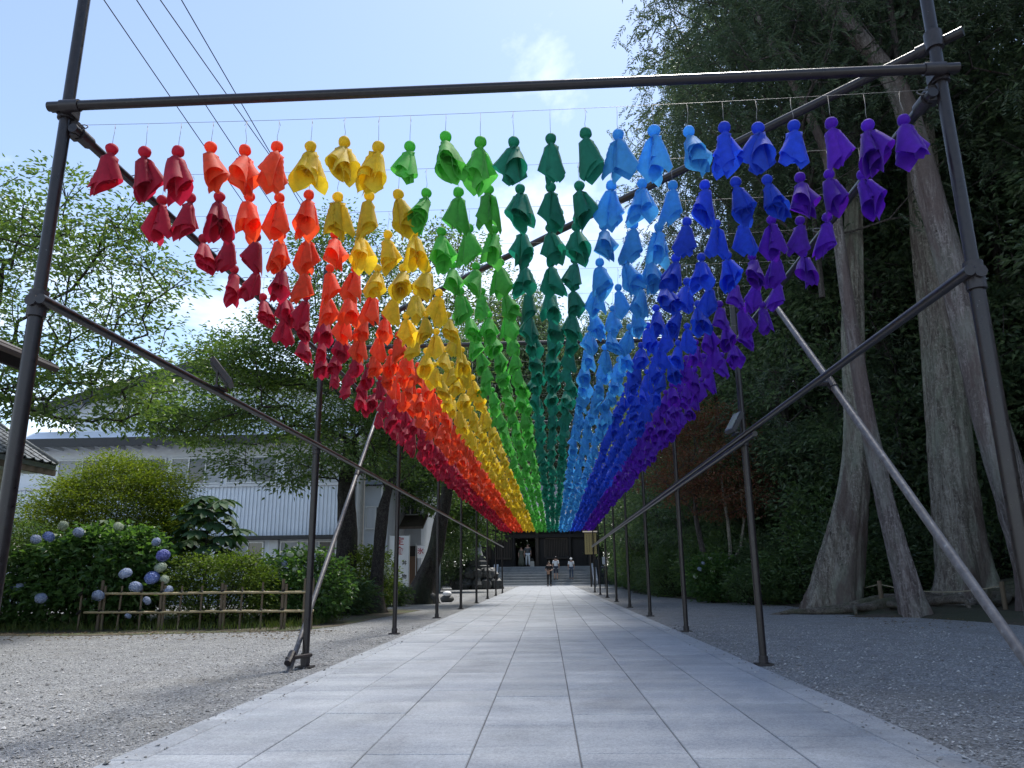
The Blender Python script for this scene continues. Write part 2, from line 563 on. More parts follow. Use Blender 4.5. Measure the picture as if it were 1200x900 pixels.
M['grass'] = m_leaf('grass_blade', [(0.07, 0.11, 0.02), (0.11, 0.16, 0.03), (0.16, 0.19, 0.05)], 0.6, 0.35)
M['petal_blue'] = m_leaf('petal_blue', [(0.14, 0.20, 0.50), (0.22, 0.29, 0.60), (0.33, 0.40, 0.68)], 0.6, 0.25, (1, 1, 1.05))
M['petal_violet'] = m_leaf('petal_violet', [(0.15, 0.16, 0.50), (0.23, 0.24, 0.62), (0.34, 0.36, 0.70)], 0.6, 0.25, (1, 1, 1.05))
M['petal_pale'] = m_leaf('petal_pale', [(0.28, 0.35, 0.54), (0.38, 0.45, 0.62), (0.50, 0.55, 0.66)], 0.6, 0.25, (1, 1, 1))
M['petal_cream'] = m_leaf('petal_cream', [(0.34, 0.42, 0.28), (0.46, 0.52, 0.38), (0.56, 0.60, 0.50)], 0.6, 0.25, (1, 1, 0.9))
M['stem'] = m_plain('green_stem', (0.07, 0.09, 0.03), 0.7)
# buildings
M['wall_white'] = m_plain('pale_sheet_wall', (0.70, 0.76, 0.84), 0.5, 0.05, 1.2)
M['sheet_blue'] = m_plain('ribbed_pale_blue_sheet', (0.66, 0.73, 0.82), 0.4, 0.07, 1.5)
M['roof_blue'] = m_plain('blue_grey_roof', (0.11, 0.14, 0.18), 0.5, 0.15, 3)
M['trim_dark'] = m_plain('dark_trim', (0.014, 0.017, 0.021), 0.5, 0.2, 5)
M['trim_white'] = m_plain('white_trim', (0.62, 0.65, 0.68), 0.5, 0.05, 4)
M['alu'] = m_plain('aluminium_frame', (0.42, 0.44, 0.46), 0.35, 0.08, 8, 0, 0.5)
M['wall_cream'] = m_plain('cream_plaster', (0.58, 0.55, 0.45), 0.85, 0.08, 2.5, 0.15)
M['wall_grey'] = m_plain('grey_plaster', (0.36, 0.40, 0.44), 0.85, 0.08, 1.5, 0.15)
M['wood_dark'] = m_plain('dark_aged_wood', (0.020, 0.017, 0.016), 0.7, 0.35, 8, 0.4, 0, (1, 1, 0.15))
M['wood_mid'] = m_plain('aged_wood', (0.075, 0.060, 0.048), 0.75, 0.3, 8, 0.4, 0, (1, 1, 0.2))
M['wood_brown'] = m_plain('brown_wood', (0.17, 0.105, 0.07), 0.7, 0.2, 7, 0.2, 0, (1, 1, 0.2))
M['wood_board'] = m_plain('pale_yellow_board', (0.42, 0.32, 0.13), 0.7, 0.12, 6, 0.2, 0, (1, 1, 0.2))
M['eave_copper'] = m_plain('dark_copper_eave', (0.055, 0.040, 0.034), 0.5, 0.25, 9, 0.2)
M['bamboo'] = m_plain('dry_bamboo', (0.37, 0.30, 0.17), 0.5, 0.22, 5, 0.1, 0, (0.3, 1, 1))
M['bamboo_post'] = m_plain('weathered_post', (0.13, 0.10, 0.065), 0.8, 0.3, 9, 0.3, 0, (1, 1, 0.2))
M['twine'] = m_plain('black_twine', (0.014, 0.012, 0.011), 0.9, 0.2, 40)
M['rope'] = m_plain('pale_rope', (0.26, 0.23, 0.16), 0.9, 0.2, 40)
M['tile_roof'] = m_plain('silver_grey_roof_tile', (0.17, 0.185, 0.205), 0.32, 0.22, 7)
M['black'] = m_plain('black_metal', (0.018, 0.018, 0.020), 0.4, 0.2, 20)
M['sign_white'] = m_plain('white_sign_panel', (0.66, 0.69, 0.73), 0.5, 0.04, 3)
M['ink_black'] = m_plain('black_lettering', (0.02, 0.02, 0.022), 0.6, 0.1, 5)
M['ink_red'] = m_plain('red_lettering', (0.36, 0.03, 0.045), 0.6, 0.1, 5)
M['cloth_white'] = m_plain('white_cloth', (0.72, 0.73, 0.75), 0.8, 0.05, 6)
b = NB('window_glass')
b.col((0.045, 0.055, 0.065)); b.rough(0.06); b.bs.inputs['Specular IOR Level'].default_value = 0.7
M['glass'] = b.mat
b = NB('lamp_glass')
b.col((0.16, 0.17, 0.17)); b.rough(0.12)
M['lampglass'] = b.mat
M['curtain'] = m_plain('pale_curtain', (0.40, 0.43, 0.46), 0.9, 0.10, 14, 0, 0, (1, 1, 0.05))
M['cable'] = m_plain('black_cable', (0.02, 0.02, 0.022), 0.6, 0.1, 10)
M['insulator'] = m_plain('concrete_pole', (0.30, 0.30, 0.29), 0.9, 0.1, 6)

# ------------------------------------------------------------------ the ground, the path
def ground_sheet():
    n = 64
    v = [(0, 20, 0)]
    f = []
    rad = [6, 14, 30, 60, 120, 260]
    for r in rad:
        for k in range(n):
            a = 2 * PI * k / n
            v.append((r * math.cos(a), 20 + r * math.sin(a), 0))
    for k in range(n):
        f.append((0, 1 + k, 1 + (k + 1) % n))
    for i in range(len(rad) - 1):
        for k in range(n):
            k2 = (k + 1) % n
            f.append((1 + i * n + k, 1 + (i + 1) * n + k, 1 + (i + 1) * n + k2, 1 + i * n + k2))
    m = MB(); m.add(v, f)
    o = m.build('ground', M['gravel'])
    o.location.z = -0.016
    return tag(o, 'grey gravel yard on both sides of the paved path', None, None, 'structure')
ground_sheet()

PATH_RZ = 0.0075
path_bed = MB().box(-2.07, 1.885, -5, 57.6, -0.10, -0.006).build('stone_path', M['joint'])
path_bed.rotation_euler = (0, 0, PATH_RZ)
tag(path_bed, 'long straight path of pale grey granite slabs between gravel', None, None, 'structure')
rnd = random.Random(5)
cols = [(-2.07, -1.91, 'e')]
x = -1.91
for i in range(7):
    cols.append((x, x + 0.511, 's')); x += 0.511
cols.append((x, 1.885, 'e'))
slab_cache = {}
far = MB()
G = 0.0032
for ci, (x0, x1, kind) in enumerate(cols):
    off = rnd.choice([0.0, 0.33, 0.5, 0.66]) + 0.12 * rnd.random()
    y = -5.0 + off
    L = 1.02
    far.box(x0 + G, x1 - G, -5.0, y - G, -0.05, 0.0, 0 if kind == 's' else 1, 0.003)
    while y < 57.5:
        y2 = min(57.55, y + L)
        dz = rnd.uniform(-0.0012, 0.0012)
        if 2.3 < y and y2 < 33.2:
            key = (ci, kind)
            if key not in slab_cache:
                w = (x1 - x0) / 2
                s = MB().box(-w + G, w - G, -L / 2 + G, L / 2 - G, -0.05, 0.0, 0, 0.0035)
                o = s.build('slab' if kind == 's' else 'edge_slab', M['granite'] if kind == 's' else M['granite_edge'], path_bed)
                slab_cache[key] = o.data
            else:
                o = link('slab' if kind == 's' else 'edge_slab', slab_cache[key], path_bed)
            o.location = ((x0 + x1) / 2, y + L / 2, dz)
        else:
            far.box(x0 + G, x1 - G, y + G, y2 - G, -0.05, dz, 0 if kind == 's' else 1, 0.003)
        y = y2
tag(far.build('distant_slabs', [M['granite'], M['granite_edge']], path_bed), kind='stuff')

# loose gravel stones lying on the yard
def gravel_scatter():
    rng = rng_of(3)
    N = 42000
    # denser close to the viewer's end of the path
    Y = 2.2 + 11 * rng.random(N) ** 1.7
    side = rng.random(N) < 0.55
    X = np.where(side, -2.17 - 7.5 * rng.random(N) ** 1.3, 1.93 + 6.0 * rng.random(N) ** 1.3)
    X = X - PATH_RZ * Y
    X = np.where(rng.random(N) < 0.012, np.where(side, -2.1, 1.86) - PATH_RZ * Y + np.where(side, 1, -1) * 0.25 * rng.random(N) ** 2, X)
    keep = ~((X > 5.6) | ((X < -6.5) & (Y > 10.5)))
    X, Y = X[keep], Y[keep]; N = len(X)
    s = rng.uniform(0.0045, 0.0105, N) * (1 + 0.9 * (rng.random(N) < 0.06))
    base = np.array([(1, 0, 0), (-1, 0, 0), (0, 1, 0), (0, -1, 0), (0, 0, .6), (0, 0, -.6)], float)
    tri = np.array([(0, 2, 4), (2, 1, 4), (1, 3, 4), (3, 0, 4), (2, 0, 5), (1, 2, 5), (3, 1, 5), (0, 3, 5)])
    a = rng.uniform(0, 6.28, N); el = rng.uniform(0.6, 1.5, N)
    V = np.repeat(base[None], N, 0) * rng.uniform(0.7, 1.25, (N, 6, 1))
    V[:, :, 1] *= el[:, None]
    ca, sa = np.cos(a)[:, None], np.sin(a)[:, None]
    t = rng.uniform(-0.5, 0.5, N)[:, None]
    x = V[:, :, 0] * ca - V[:, :, 1] * sa
    y = V[:, :, 0] * sa + V[:, :, 1] * ca
    z = V[:, :, 2] + x * t
    P = np.stack([x * s[:, None] + X[:, None], y * s[:, None] + Y[:, None], z * s[:, None] + (np.where((X > -2.07 - PATH_RZ * Y) & (X < 1.885 - PATH_RZ * Y), 0.0, -0.016) + 0.35 * s)[:, None]], -1)
    F = (tri[None] + (np.arange(N) * 6)[:, None, None]).reshape(-1, 3)
    o = link('loose_gravel', mesh_np('loose_gravel', P.reshape(-1, 3), F, False, [M['pebble']]))
    tag(o, 'loose grey gravel stones scattered over the yard', 'gravel', None, 'stuff')
gravel_scatter()
def litter():
    rng = rng_of(19)
    N = 1300
    k = rng.random(N) * 0.8
    X = np.where(k < 0.34, rng.uniform(-9, -3.4, N), np.where(k < 0.80, rng.uniform(5.2, 10.5, N), rng.uniform(-6, 6, N)))
    Y = np.where(k < 0.34, 12.2 - 1.6 * rng.random(N) ** 2, np.where(k < 0.80, rng.uniform(11.5, 22, N), rng.uniform(3, 26, N)))
    C = np.stack([X, Y, np.full(N, 0.004)], 1)
    a = rng.uniform(0, 6.28, N)
    D = np.stack([np.cos(a), np.sin(a), rng.normal(0, 0.12, N)], 1)
    V, F = leaf_arrays(C, D, np.stack([rng.normal(0, .25, N), rng.normal(0, .25, N), np.ones(N)], 1), rng.uniform(0.03, 0.075, N), 0.026, 0.2)
    keep = np.ones(N, bool)
    o = link('fallen_leaves', mesh_np('fallen_leaves', V, F, False, [M['litter']]))
    tag(o, 'small dry fallen leaves scattered on the gravel and path', 'leaves', None, 'stuff')

# ------------------------------------------------------------------ the pipe frame
XL, XR = -2.37, 1.92
BAYS = [3.25, 7.45, 11.6, 15.8, 19.9, 23.95, 28.0, 32.1, 36.2]
BAR_Z, RAIL_Z, MID_Z = 3.13, 3.06, 2.10
frame = thing('pipe_frame', 'tall dark scaffold pipe frame spanning the path and carrying the rainbow dolls', 'frame', (0, 0, 0))
for i, y in enumerate(BAYS):
    for sx, X in ((-1, XL - 0.05 * (i == 0)), (1, XR)):
        top = 4.05 if i < 2 else 3.45
        MB().tube([(X, y, -0.03), (X, y, 2.02)], 0.034, 14).tube([(X, y, 2.02), (X, y, top)], 0.029, 14).build('post', M['pipe'], frame, smooth='edges')
        c = MB()
        c.tube([(X, y, MID_Z - 0.07), (X, y, MID_Z + 0.06)], 0.042, 14)
        c.tube([(X - sx * 0.0, y - 0.055, MID_Z), (X, y + 0.055, MID_Z)], 0.03, 8)
        c.build('clamp', M['clamp'], frame, smooth='edges')
        c = MB()
        c.tube([(X, y, BAR_Z - 0.04), (X, y, BAR_Z + 0.035)], 0.041, 14)
        c.tube([(X - sx * 0.10, y - 0.055, BAR_Z), (X - sx * 0.005, y - 0.055, BAR_Z)], 0.031, 12)
        c.box(X - sx * 0.03 - 0.02, X - sx * 0.03 + 0.02, y - 0.06, y + 0.03, BAR_Z - 0.03, BAR_Z + 0.03)
        c.tube([(X + sx * 0.02, y - 0.02, BAR_Z), (X + sx * 0.065, y - 0.02, BAR_Z)], 0.010, 6)
        c.tube([(X + sx * 0.03, y - 0.06, BAR_Z - 0.015), (X + sx * 0.03, y + 0.06, BAR_Z - 0.015)], 0.008, 6)
        c.build('clamp', M['clamp'], frame, smooth='edges')
        c = MB()
        c.tube([(X - sx * 0.055, y + 0.03, RAIL_Z - 0.03), (X - sx * 0.055, y + 0.12, RAIL_Z - 0.03)], 0.036, 12)
        c.box(X - sx * 0.04 - 0.025, X - sx * 0.04 + 0.025, y + 0.0, y + 0.06, RAIL_Z - 0.06, RAIL_Z + 0.02)
        c.build('clamp', M['clamp'], frame, smooth='edges')
        if i > 0:
            # square foot plate
            MB().box(X - 0.075, X + 0.075, y - 0.075, y + 0.075, -0.014, 0.004).tube([(X, y, 0.0), (X, y, 0.07)], 0.043, 12).build('foot', M['clamp'], frame)
    MB().tube([(XL - 0.06 - 0.05 * (i == 0), y - 0.055, BAR_Z), (XR + 0.06, y - 0.055, BAR_Z)], 0.0245, 14).build('crossbar', M['pipe'], frame, smooth='edges')
YE = BAYS[-1] + 0.15
for sx, X in ((-1, XL), (1, XR)):
    xr = X - sx * 0.055
    for z0, nm in ((RAIL_Z - 0.03, 'top_rail'),):
        MB().tube([(xr - 0.05 * (sx < 0), BAYS[0] - 0.02, z0), (xr, BAYS[1], z0), (xr, YE, z0)], 0.0245, 14).build(nm, M['pipe'], frame, smooth='edges')
    MB().tube([(X - sx * 0.052 - 0.05 * (sx < 0), BAYS[0] - 0.06, MID_Z), (X - sx * 0.052, BAYS[1], MID_Z), (X - sx * 0.052, YE, MID_Z)], 0.0243, 14).build('side_rail', M['pipe'], frame, smooth='edges')
MB().tube([(XR - 0.052, BAYS[1] - 0.6, MID_Z - 0.058), (XR - 0.052, YE, MID_Z - 0.058)], 0.0243, 14).build('side_rail', M['pipe'], frame, smooth='edges')
# flat diagonal tying the front right corner to the second left post
a = Vector((XR + 0.0, BAYS[0] + 0.06, BAR_Z + 0.20)); d = (Vector((XL, BAYS[1], BAR_Z + 0.045)) - a).normalized()
MB().tube([a - d * 0.16, Vector((XL, BAYS[1] + 0.05, BAR_Z + 0.045)) + d * 0.1], 0.0245, 14).build('diagonal_pipe', M['pipe'], frame, smooth='edges')
c = MB().tube([(XR, BAYS[0], BAR_Z + 0.15), (XR, BAYS[0], BAR_Z + 0.24)], 0.041, 12)
c.tube([a - d * 0.05, a + d * 0.05], 0.032, 12).box(XR - 0.02, XR + 0.02, BAYS[0], BAYS[0] + 0.06, BAR_Z + 0.17, BAR_Z + 0.22)
c.build('clamp', M['clamp'], frame, smooth='edges')
# long galvanised stays
for X, y0, y1 in ((XR + 0.06, 2.95, 6.32), (XL - 0.06, 7.16, 10.4)):
    s = -1 if X > 0 else 1
    MB().tube([(X, y0, -0.03), (X, y0 + (y1 - y0) * 0.72, 0.72 * 3.12), (X, y1, 3.12)], 0.0243, 14).build('stay_pipe', M['galv'], frame, smooth='edges')
    t = MID_Z / 3.12
    yy = y0 + (y1 - y0) * t
    MB().tube([(X, yy - 0.05, MID_Z - 0.05), (X, yy + 0.05, MID_Z + 0.05)], 0.032, 10).tube([(X + s * 0.11, yy, MID_Z), (X, yy, MID_Z)], 0.022, 8).build('clamp', M['clamp'], frame)
    MB().tube([(X, y1 - 0.1, 2.98), (X, y1, 3.09)], 0.031, 10).tube([(X + s * 0.11, y1 - 0.05, 3.03), (X, y1 - 0.05, 3.03)], 0.022, 8).build('clamp', M['clamp'], frame)
MB().tube([(XL - 0.075, 7.14, 0.10), (XL + 0.05, 7.46, 0.10)], 0.018, 8).tube([(XL - 0.06, 7.13, 0.06), (XL - 0.06, 7.25, 0.14)], 0.034, 10).tube([(XL, 7.45, 0.03), (XL, 7.45, 0.12)], 0.046, 12).build('clamp', M['clamp'], frame)

# ------------------------------------------------------------------ the dolls
def simulate_cloth(nv=18, n=19, side=0.42, seed=11):
    """square cloths gathered at a neck, hung and settled with a small position-based solver"""
    rng = rng_of(seed)
    g = np.linspace(-side / 2, side / 2, n)
    U, V = np.meshgrid(g, g, indexing='ij')
    S = np.hypot(U, V)
    TH = np.arctan2(V, U)
    neck = 0.074
    h = g[1] - g[0]
    pin = S < neck
    P = np.zeros((nv, n, n, 3))
    ang = rng.uniform(0.42, 1.0, nv)[:, None, None] + 0.22 * np.sin(TH[None] * rng.integers(2, 4, nv)[:, None, None] + rng.uniform(0, 6.28, (nv, 1, 1)))
    sp = np.maximum(S - neck, 0)[None]
    th = TH[None] + 0.10 * np.sin(3 * TH[None] + rng.uniform(0, 6.28, (nv, 1, 1)))
    r0 = 0.010 + np.minimum(S, neck)[None] / neck * 0.003
    P[..., 0] = (r0 + sp * np.sin(ang)) * np.cos(th)
    P[..., 1] = (r0 + sp * np.sin(ang)) * np.sin(th)
    P[..., 2] = -sp * np.cos(ang) + 0.004 * (~pin)
    P += rng.normal(0, 0.0025, P.shape) * (~pin)[None, ..., None]
    w = (~pin).astype(float)[None, ..., None] * np.ones((nv, 1, 1, 1))
    Pv = P.copy()
    wind = rng.normal(0, 1.0, (nv, 1, 1, 3)) * np.array([2.5, 2.5, 0.4])
    gust = rng.uniform(0, 6.28, (nv, 1, 1))
    cons = []
    def add(di, dj, step, k):
        for par in range(2 * step):
            ii = np.arange(n); jj = np.arange(n)
            I, J = np.meshgrid(ii, jj, indexing='ij')
            ok = (I + di < n) & (J + dj < n) & (J + dj >= 0)
            sel = ((I if di else J) // step) % 2 == par % 2
            if step > 1 and par >= 2: break
            ok &= sel
            a = (I[ok], J[ok]); b_ = (I[ok] + di, J[ok] + dj)
            L = np.hypot(di, dj) * h
            cons.append((a, b_, L, k))
    add(1, 0, 1, 1.0); add(0, 1, 1, 1.0); add(1, 1, 1, 0.45); add(1, -1, 1, 0.45)
    add(2, 0, 2, 0.25); add(0, 2, 2, 0.25); add(2, 2, 2, 0.05); add(2, -2, 2, 0.05)
    dt = 0.014
    for it in range(130):
        acc = np.zeros_like(P)
        acc[..., 2] -= 9.5
        acc += wind * (0.6 + 0.6 * np.sin(it * 0.06 + gust + 5 * TH[None]))[..., None]
        rad = np.sqrt(P[..., 0] ** 2 + P[..., 1] ** 2) + 1e-5
        push = np.clip(0.034 - rad, 0, 0.034) * 260
        acc[..., 0] += push * P[..., 0] / rad; acc[..., 1] += push * P[..., 1] / rad
        vel = (P - Pv) * 0.965
        Pv = P.copy()
        P = P + (vel + acc * dt * dt) * w
        for k in range(9):
            for a, b_, L, st in cons:
                A = P[:, a[0], a[1]]; B = P[:, b_[0], b_[1]]
                wa = w[:, a[0], a[1]]; wb = w[:, b_[0], b_[1]]
                D = B - A
                dist = np.sqrt((D * D).sum(-1, keepdims=True)) + 1e-9
                ws = wa + wb
                corr = D / dist * (dist - L) * st / np.where(ws == 0, 1, ws)
                P[:, a[0], a[1]] = A + corr * wa
                P[:, b_[0], b_[1]] = B - corr * wb
    return P, pin, n
CL_P, CL_PIN, CL_N = simulate_cloth()
NVAR = len(CL_P)
def cloth_faces(n, pin, step):
    idx = np.arange(0, n, step)
    m = len(idx)
    F = []
    for i in range(m - 1):
        for j in range(m - 1):
            q = [(idx[i], idx[j]), (idx[i + 1], idx[j]), (idx[i + 1], idx[j + 1]), (idx[i], idx[j + 1])]
            if all(pin[a] for a in q):
                continue
            F.append([i * m + j, (i + 1) * m + j, (i + 1) * m + j + 1, i * m + j + 1])
    return np.array(F), idx
F1, ID1 = cloth_faces(CL_N, CL_PIN, 1)
F2, ID2 = cloth_faces(CL_N, CL_PIN, 2)
HN, HR = 14, 9
def head_pts(n=HN, rings=HR, seed=0):
    rng = rng_of(seed + 40)
    ph = rng.uniform(0, 6.28, 3)
    V = []
    for i in range(rings + 1):
        t = PI * i / rings
        for k in range(n):
            a = 2 * PI * k / n
            low = max(0.0, -math.cos(t))
            cr = 1 + 0.075 * math.sin(7 * a + ph[0]) * (0.3 + low) + 0.04 * math.sin(2 * a + ph[1] + t)
            r = 0.0305 * math.sin(t) * cr
            if i in (0, rings): r = 0.0015 if i == 0 else 0.007
            V.append((r * math.cos(a), r * math.sin(a), 0.031 + 0.0305 * math.cos(t) * (1 + 0.05 * math.sin(a + ph[2]))))
    V = np.array(V)
    F = []
    for i in range(rings):
        for k in range(n):
            F.append([i * n + k, (i + 1) * n + k, (i + 1) * n + (k + 1) % n, i * n + (k + 1) % n])
    return V, np.array(F)
HEADS = [head_pts(seed=s) for s in range(3)]
HEAD_LO = [head_pts(6, 4, s) for s in range(3)]
SKIRT_ME = {}; HEAD_ME = {}
def skirt_mesh(ci, k):
    if (ci, k) not in SKIRT_ME:
        me = mesh_np('skirt', CL_P[k].reshape(-1, 3), F1, True, [CLOTH[ci]])
        SKIRT_ME[(ci, k)] = me
    return SKIRT_ME[(ci, k)]
def head_mesh(ci, k):
    if (ci, k) not in HEAD_ME:
        HEAD_ME[(ci, k)] = mesh_np('head', HEADS[k][0], HEADS[k][1], True, [CLOTH[ci]])
    return HEAD_ME[(ci, k)]
tie_ob = MB().lathe([(0.0125, -0.006), (0.0150, -0.003), (0.0150, 0.004), (0.0125, 0.007)], 10)
str_ob = [MB().tube([(0, 0, 0), (0.004 * s, 0.002, -0.4), (-0.003 * s, 0.002 * s, -0.75), (0, 0, -1.02)], 0.0012, 5).tube([(0, 0, -0.03), (0.011 * s, 0.004, -0.22)], 0.001, 4) for s in (-1, 1, 0.3)]
TIE_ME = {}; STR_ME = {}

NROW, ROW0, DROW = 62, 3.27, 0.5
DX0, DXS = -2.16, 0.1687
ORD = ['front', 'second', 'third', 'fourth', 'fifth', 'sixth', 'seventh', 'eighth', 'ninth', 'tenth', 'eleventh', 'twelfth']
CNAME = ['crimson', 'orange', 'yellow', 'light green', 'dark green', 'sky blue', 'royal blue', 'purple']
def ordinal(n):
    ones = ['', 'first', 'second', 'third', 'fourth', 'fifth', 'sixth', 'seventh', 'eighth', 'ninth', 'tenth', 'eleventh', 'twelfth', 'thirteenth', 'fourteenth', 'fifteenth', 'sixteenth', 'seventeenth', 'eighteenth', 'nineteenth']
    tens = {2: ('twentieth', 'twenty'), 3: ('thirtieth', 'thirty'), 4: ('fortieth', 'forty'), 5: ('fiftieth', 'fifty'), 6: ('sixtieth', 'sixty')}
    if n < 20: return ones[n]
    t, o = divmod(n, 10)
    return tens[t][0] if o == 0 else tens[t][1] + '-' + ones[o]
def wire_z(u, r):
    return RAIL_Z - (0.025 + 0.012 * math.sin(r * 2.7)) * (1 - u * u)
rnd = random.Random(21)
stuffV = []; stuffF = []; stuffM = []; vb = 0
nrng = rng_of(77)
for r in range(NROW):
    y = ROW0 + r * DROW + rnd.uniform(-0.02, 0.02)
    # the wire itself, with a ring at each end
    xa, xb = XL + 0.055 - 0.05 * max(0, 1 - (y - BAYS[0]) / 4.2), XR - 0.055
    pts = [(xa + (xb - xa) * k / 12, y, wire_z(-1 + 2 * k / 12, r)) for k in range(13)]
    w = MB().tube(pts, 0.0011, 5)
    for X, s in ((xa, 1), (xb, -1)):
        ring = [(X + s * (0.03 + 0.032 * math.cos(a)), y + 0.004 * math.sin(a), RAIL_Z - 0.012 + 0.016 * math.sin(a)) for a in np.linspace(0, 2 * PI, 11)]
        w.tube(ring, 0.003, 5)
    wo = w.build('wire', M['wire'], origin=(0, y, RAIL_Z))
    tag(wo, 'thin steel wire across the pipe frame carrying the %s row of dolls' % ('front' if r == 0 else ordinal(r + 1)), 'wire', 'wires strung across the frame')
    for c in range(24):
        ci, k3 = divmod(c, 3)
        x = DX0 + c * DXS + rnd.gauss(0, 0.004)
        u = (x - (XL + XR) / 2) / ((XR - XL) / 2)
        wz = wire_z(u, r)
        ln = 0.120 + rnd.gauss(0, 0.009)
        kv = rnd.randrange(NVAR); hv = rnd.randrange(3)
        rz = rnd.uniform(0, 2 * PI)
        zk = wz - ln - 0.062            # neck height
        sc = rnd.uniform(0.93, 1.04)
        if r < 12:
            pos = ['nearest the %s ones', 'middle of the three', 'nearest the %s ones']
            if k3 == 1: where = 'the middle one of its three'
            elif k3 == 0: where = 'outermost by the frame' if ci == 0 else 'the one next to the %s dolls' % CNAME[ci - 1]
            else: where = 'outermost by the frame' if ci == 7 else 'the one next to the %s dolls' % CNAME[ci + 1]
            lab = '%s cloth doll on the %s wire, %s' % (CNAME[ci], ORD[r], where)
            d = thing('cloth_doll', lab, 'cloth doll', (x, y, zk), rz, '%s dolls hanging from the wires' % CNAME[ci])
            d.scale = (sc, sc, sc)
            o = link('skirt', skirt_mesh(ci, kv), d)
            link('head', head_mesh(ci, hv), d)
            if ci not in TIE_ME:
                TIE_ME[ci] = tie_ob.build('neck_tie', CLOTH[ci], d, smooth=True).data
            else:
                link('neck_tie', TIE_ME[ci], d)
            sk = rnd.randrange(3)
            if sk not in STR_ME:
                so = str_ob[sk].build('string', M['string'], d, smooth=True); STR_ME[sk] = so.data
            else:
                so = link('string', STR_ME[sk], d)
            so.location = (0, 0, (wz - zk) / sc)
            so.scale = (1, 1, (wz - zk - 0.058 * sc) / sc)
        else:
            ca, sa = math.cos(rz), math.sin(rz)
            Rm = np.array([(ca, -sa, 0), (sa, ca, 0), (0, 0, 1)]) * sc
            step = F2 if r > 16 else F1
            P = CL_P[kv][::2, ::2].reshape(-1, 3) if r > 16 else CL_P[kv].reshape(-1, 3)
            Hv, Hf = HEAD_LO[hv]
            zt = wz - zk
            sv = np.array([(-.0012, 0, .055), (.0012, 0, .055), (.0012, 0, zt), (-.0012, 0, zt)])
            for vv, ff in ((P, step), (Hv, Hf), (sv, np.array([[0, 1, 2, 3]]))):
                stuffV.append((vv @ Rm.T if vv is not sv else vv) + np.array([x, y, zk]))
                stuffF.append(ff + vb); vb += len(vv)
                stuffM.append(np.full(len(ff), ci if vv is not sv else 8))
me = mesh_np('distant_dolls', np.concatenate(stuffV), np.concatenate(stuffF), True, CLOTH + [M['string']], np.concatenate(stuffM))
tag(link('distant_dolls', me), 'dense far rows of rainbow coloured cloth dolls narrowing towards the temple gate', 'cloth dolls', None, 'stuff')

# ------------------------------------------------------------------ plants: generators
def leaf_arrays(C, D, Nn, L, W, fold=0.25):
    """kite leaves: C base points, D unit axis, Nn approx normal, L length, W width"""
    S = np.cross(D, Nn); S /= np.linalg.norm(S, axis=1, keepdims=True) + 1e-9
    Nn = np.cross(S, D)
    L = np.broadcast_to(np.asarray(L, float), (len(C),))[:, None]; W = np.broadcast_to(np.asarray(W, float), (len(C),))[:, None]
    mid = C + D * L * 0.42
    l = mid + S * W * 0.5 + Nn * W * fold
    r = mid - S * W * 0.5 + Nn * W * fold
    tip = C + D * L - Nn * L * 0.12
    V = np.stack([C, r, tip, l], 1).reshape(-1, 3)
    b = np.arange(len(C)) * 4
    F = np.concatenate([np.stack([b, b + 1, b + 2], 1), np.stack([b, b + 2, b + 3], 1)])
    return V, F

def unit(v):
    return v / (np.linalg.norm(v, axis=-1, keepdims=True) + 1e-9)

def skeleton(trunk, A, rng, maxseg=0.9, wpath=0.22):
    """connect attractor points A to the trunk polyline (a cheap branching tree)"""
    T = [np.array(p, float) for p in trunk]
    nodes = [T[0]]; par = [-1]; pl = [0.0]
    for p in T[1:]:
        q = nodes[-1]; n = max(1, int(np.linalg.norm(p - q) / 0.45))
        for k in range(1, n + 1):
            nodes.append(q + (p - q) * k / n); par.append(len(nodes) - 2); pl.append(pl[-1] + np.linalg.norm(p - q) / n)
    nt_ = len(nodes)
    tr = np.array(nodes)
    dmin = np.linalg.norm(A[:, None] - tr[None], axis=2).min(1)
    cap = nt_ + len(A) * 8
    N = np.zeros((cap, 3)); N[:nt_] = tr
    PL = np.zeros(cap); PL[:nt_] = pl
    n = nt_
    low = np.zeros(cap); low[:nt_] = np.where(tr[:, 2] < 0.22 * tr[:, 2].max(), 3.0, 0.0)
    tips = []
    for i in np.argsort(dmin):
        a = A[i]
        d = np.linalg.norm(N[:n] - a, axis=1)
        below = np.maximum(0, N[:n, 2] - a[2]) * 0.5
        p = int(np.argmin(d + wpath * PL[:n] + below + low[:n]))
        k = max(1, int(math.ceil(d[p] / maxseg))); k = min(k, 7)
        q = N[p].copy(); last = p
        bow = np.array([0, 0, 0.10 * d[p]]) + rng.normal(0, 0.05 * d[p], 3)
        for s in range(1, k + 1):
            t = s / k
            pt = q + (a - q) * t + bow * math.sin(PI * t) * (1 if s < k else 0)
            N[n] = pt; par.append(last); PL[n] = PL[last] + np.linalg.norm(pt - N[last]); last = n; n += 1
        tips.append(last)
    return N[:n], np.array(par), nt_, np.array(tips)

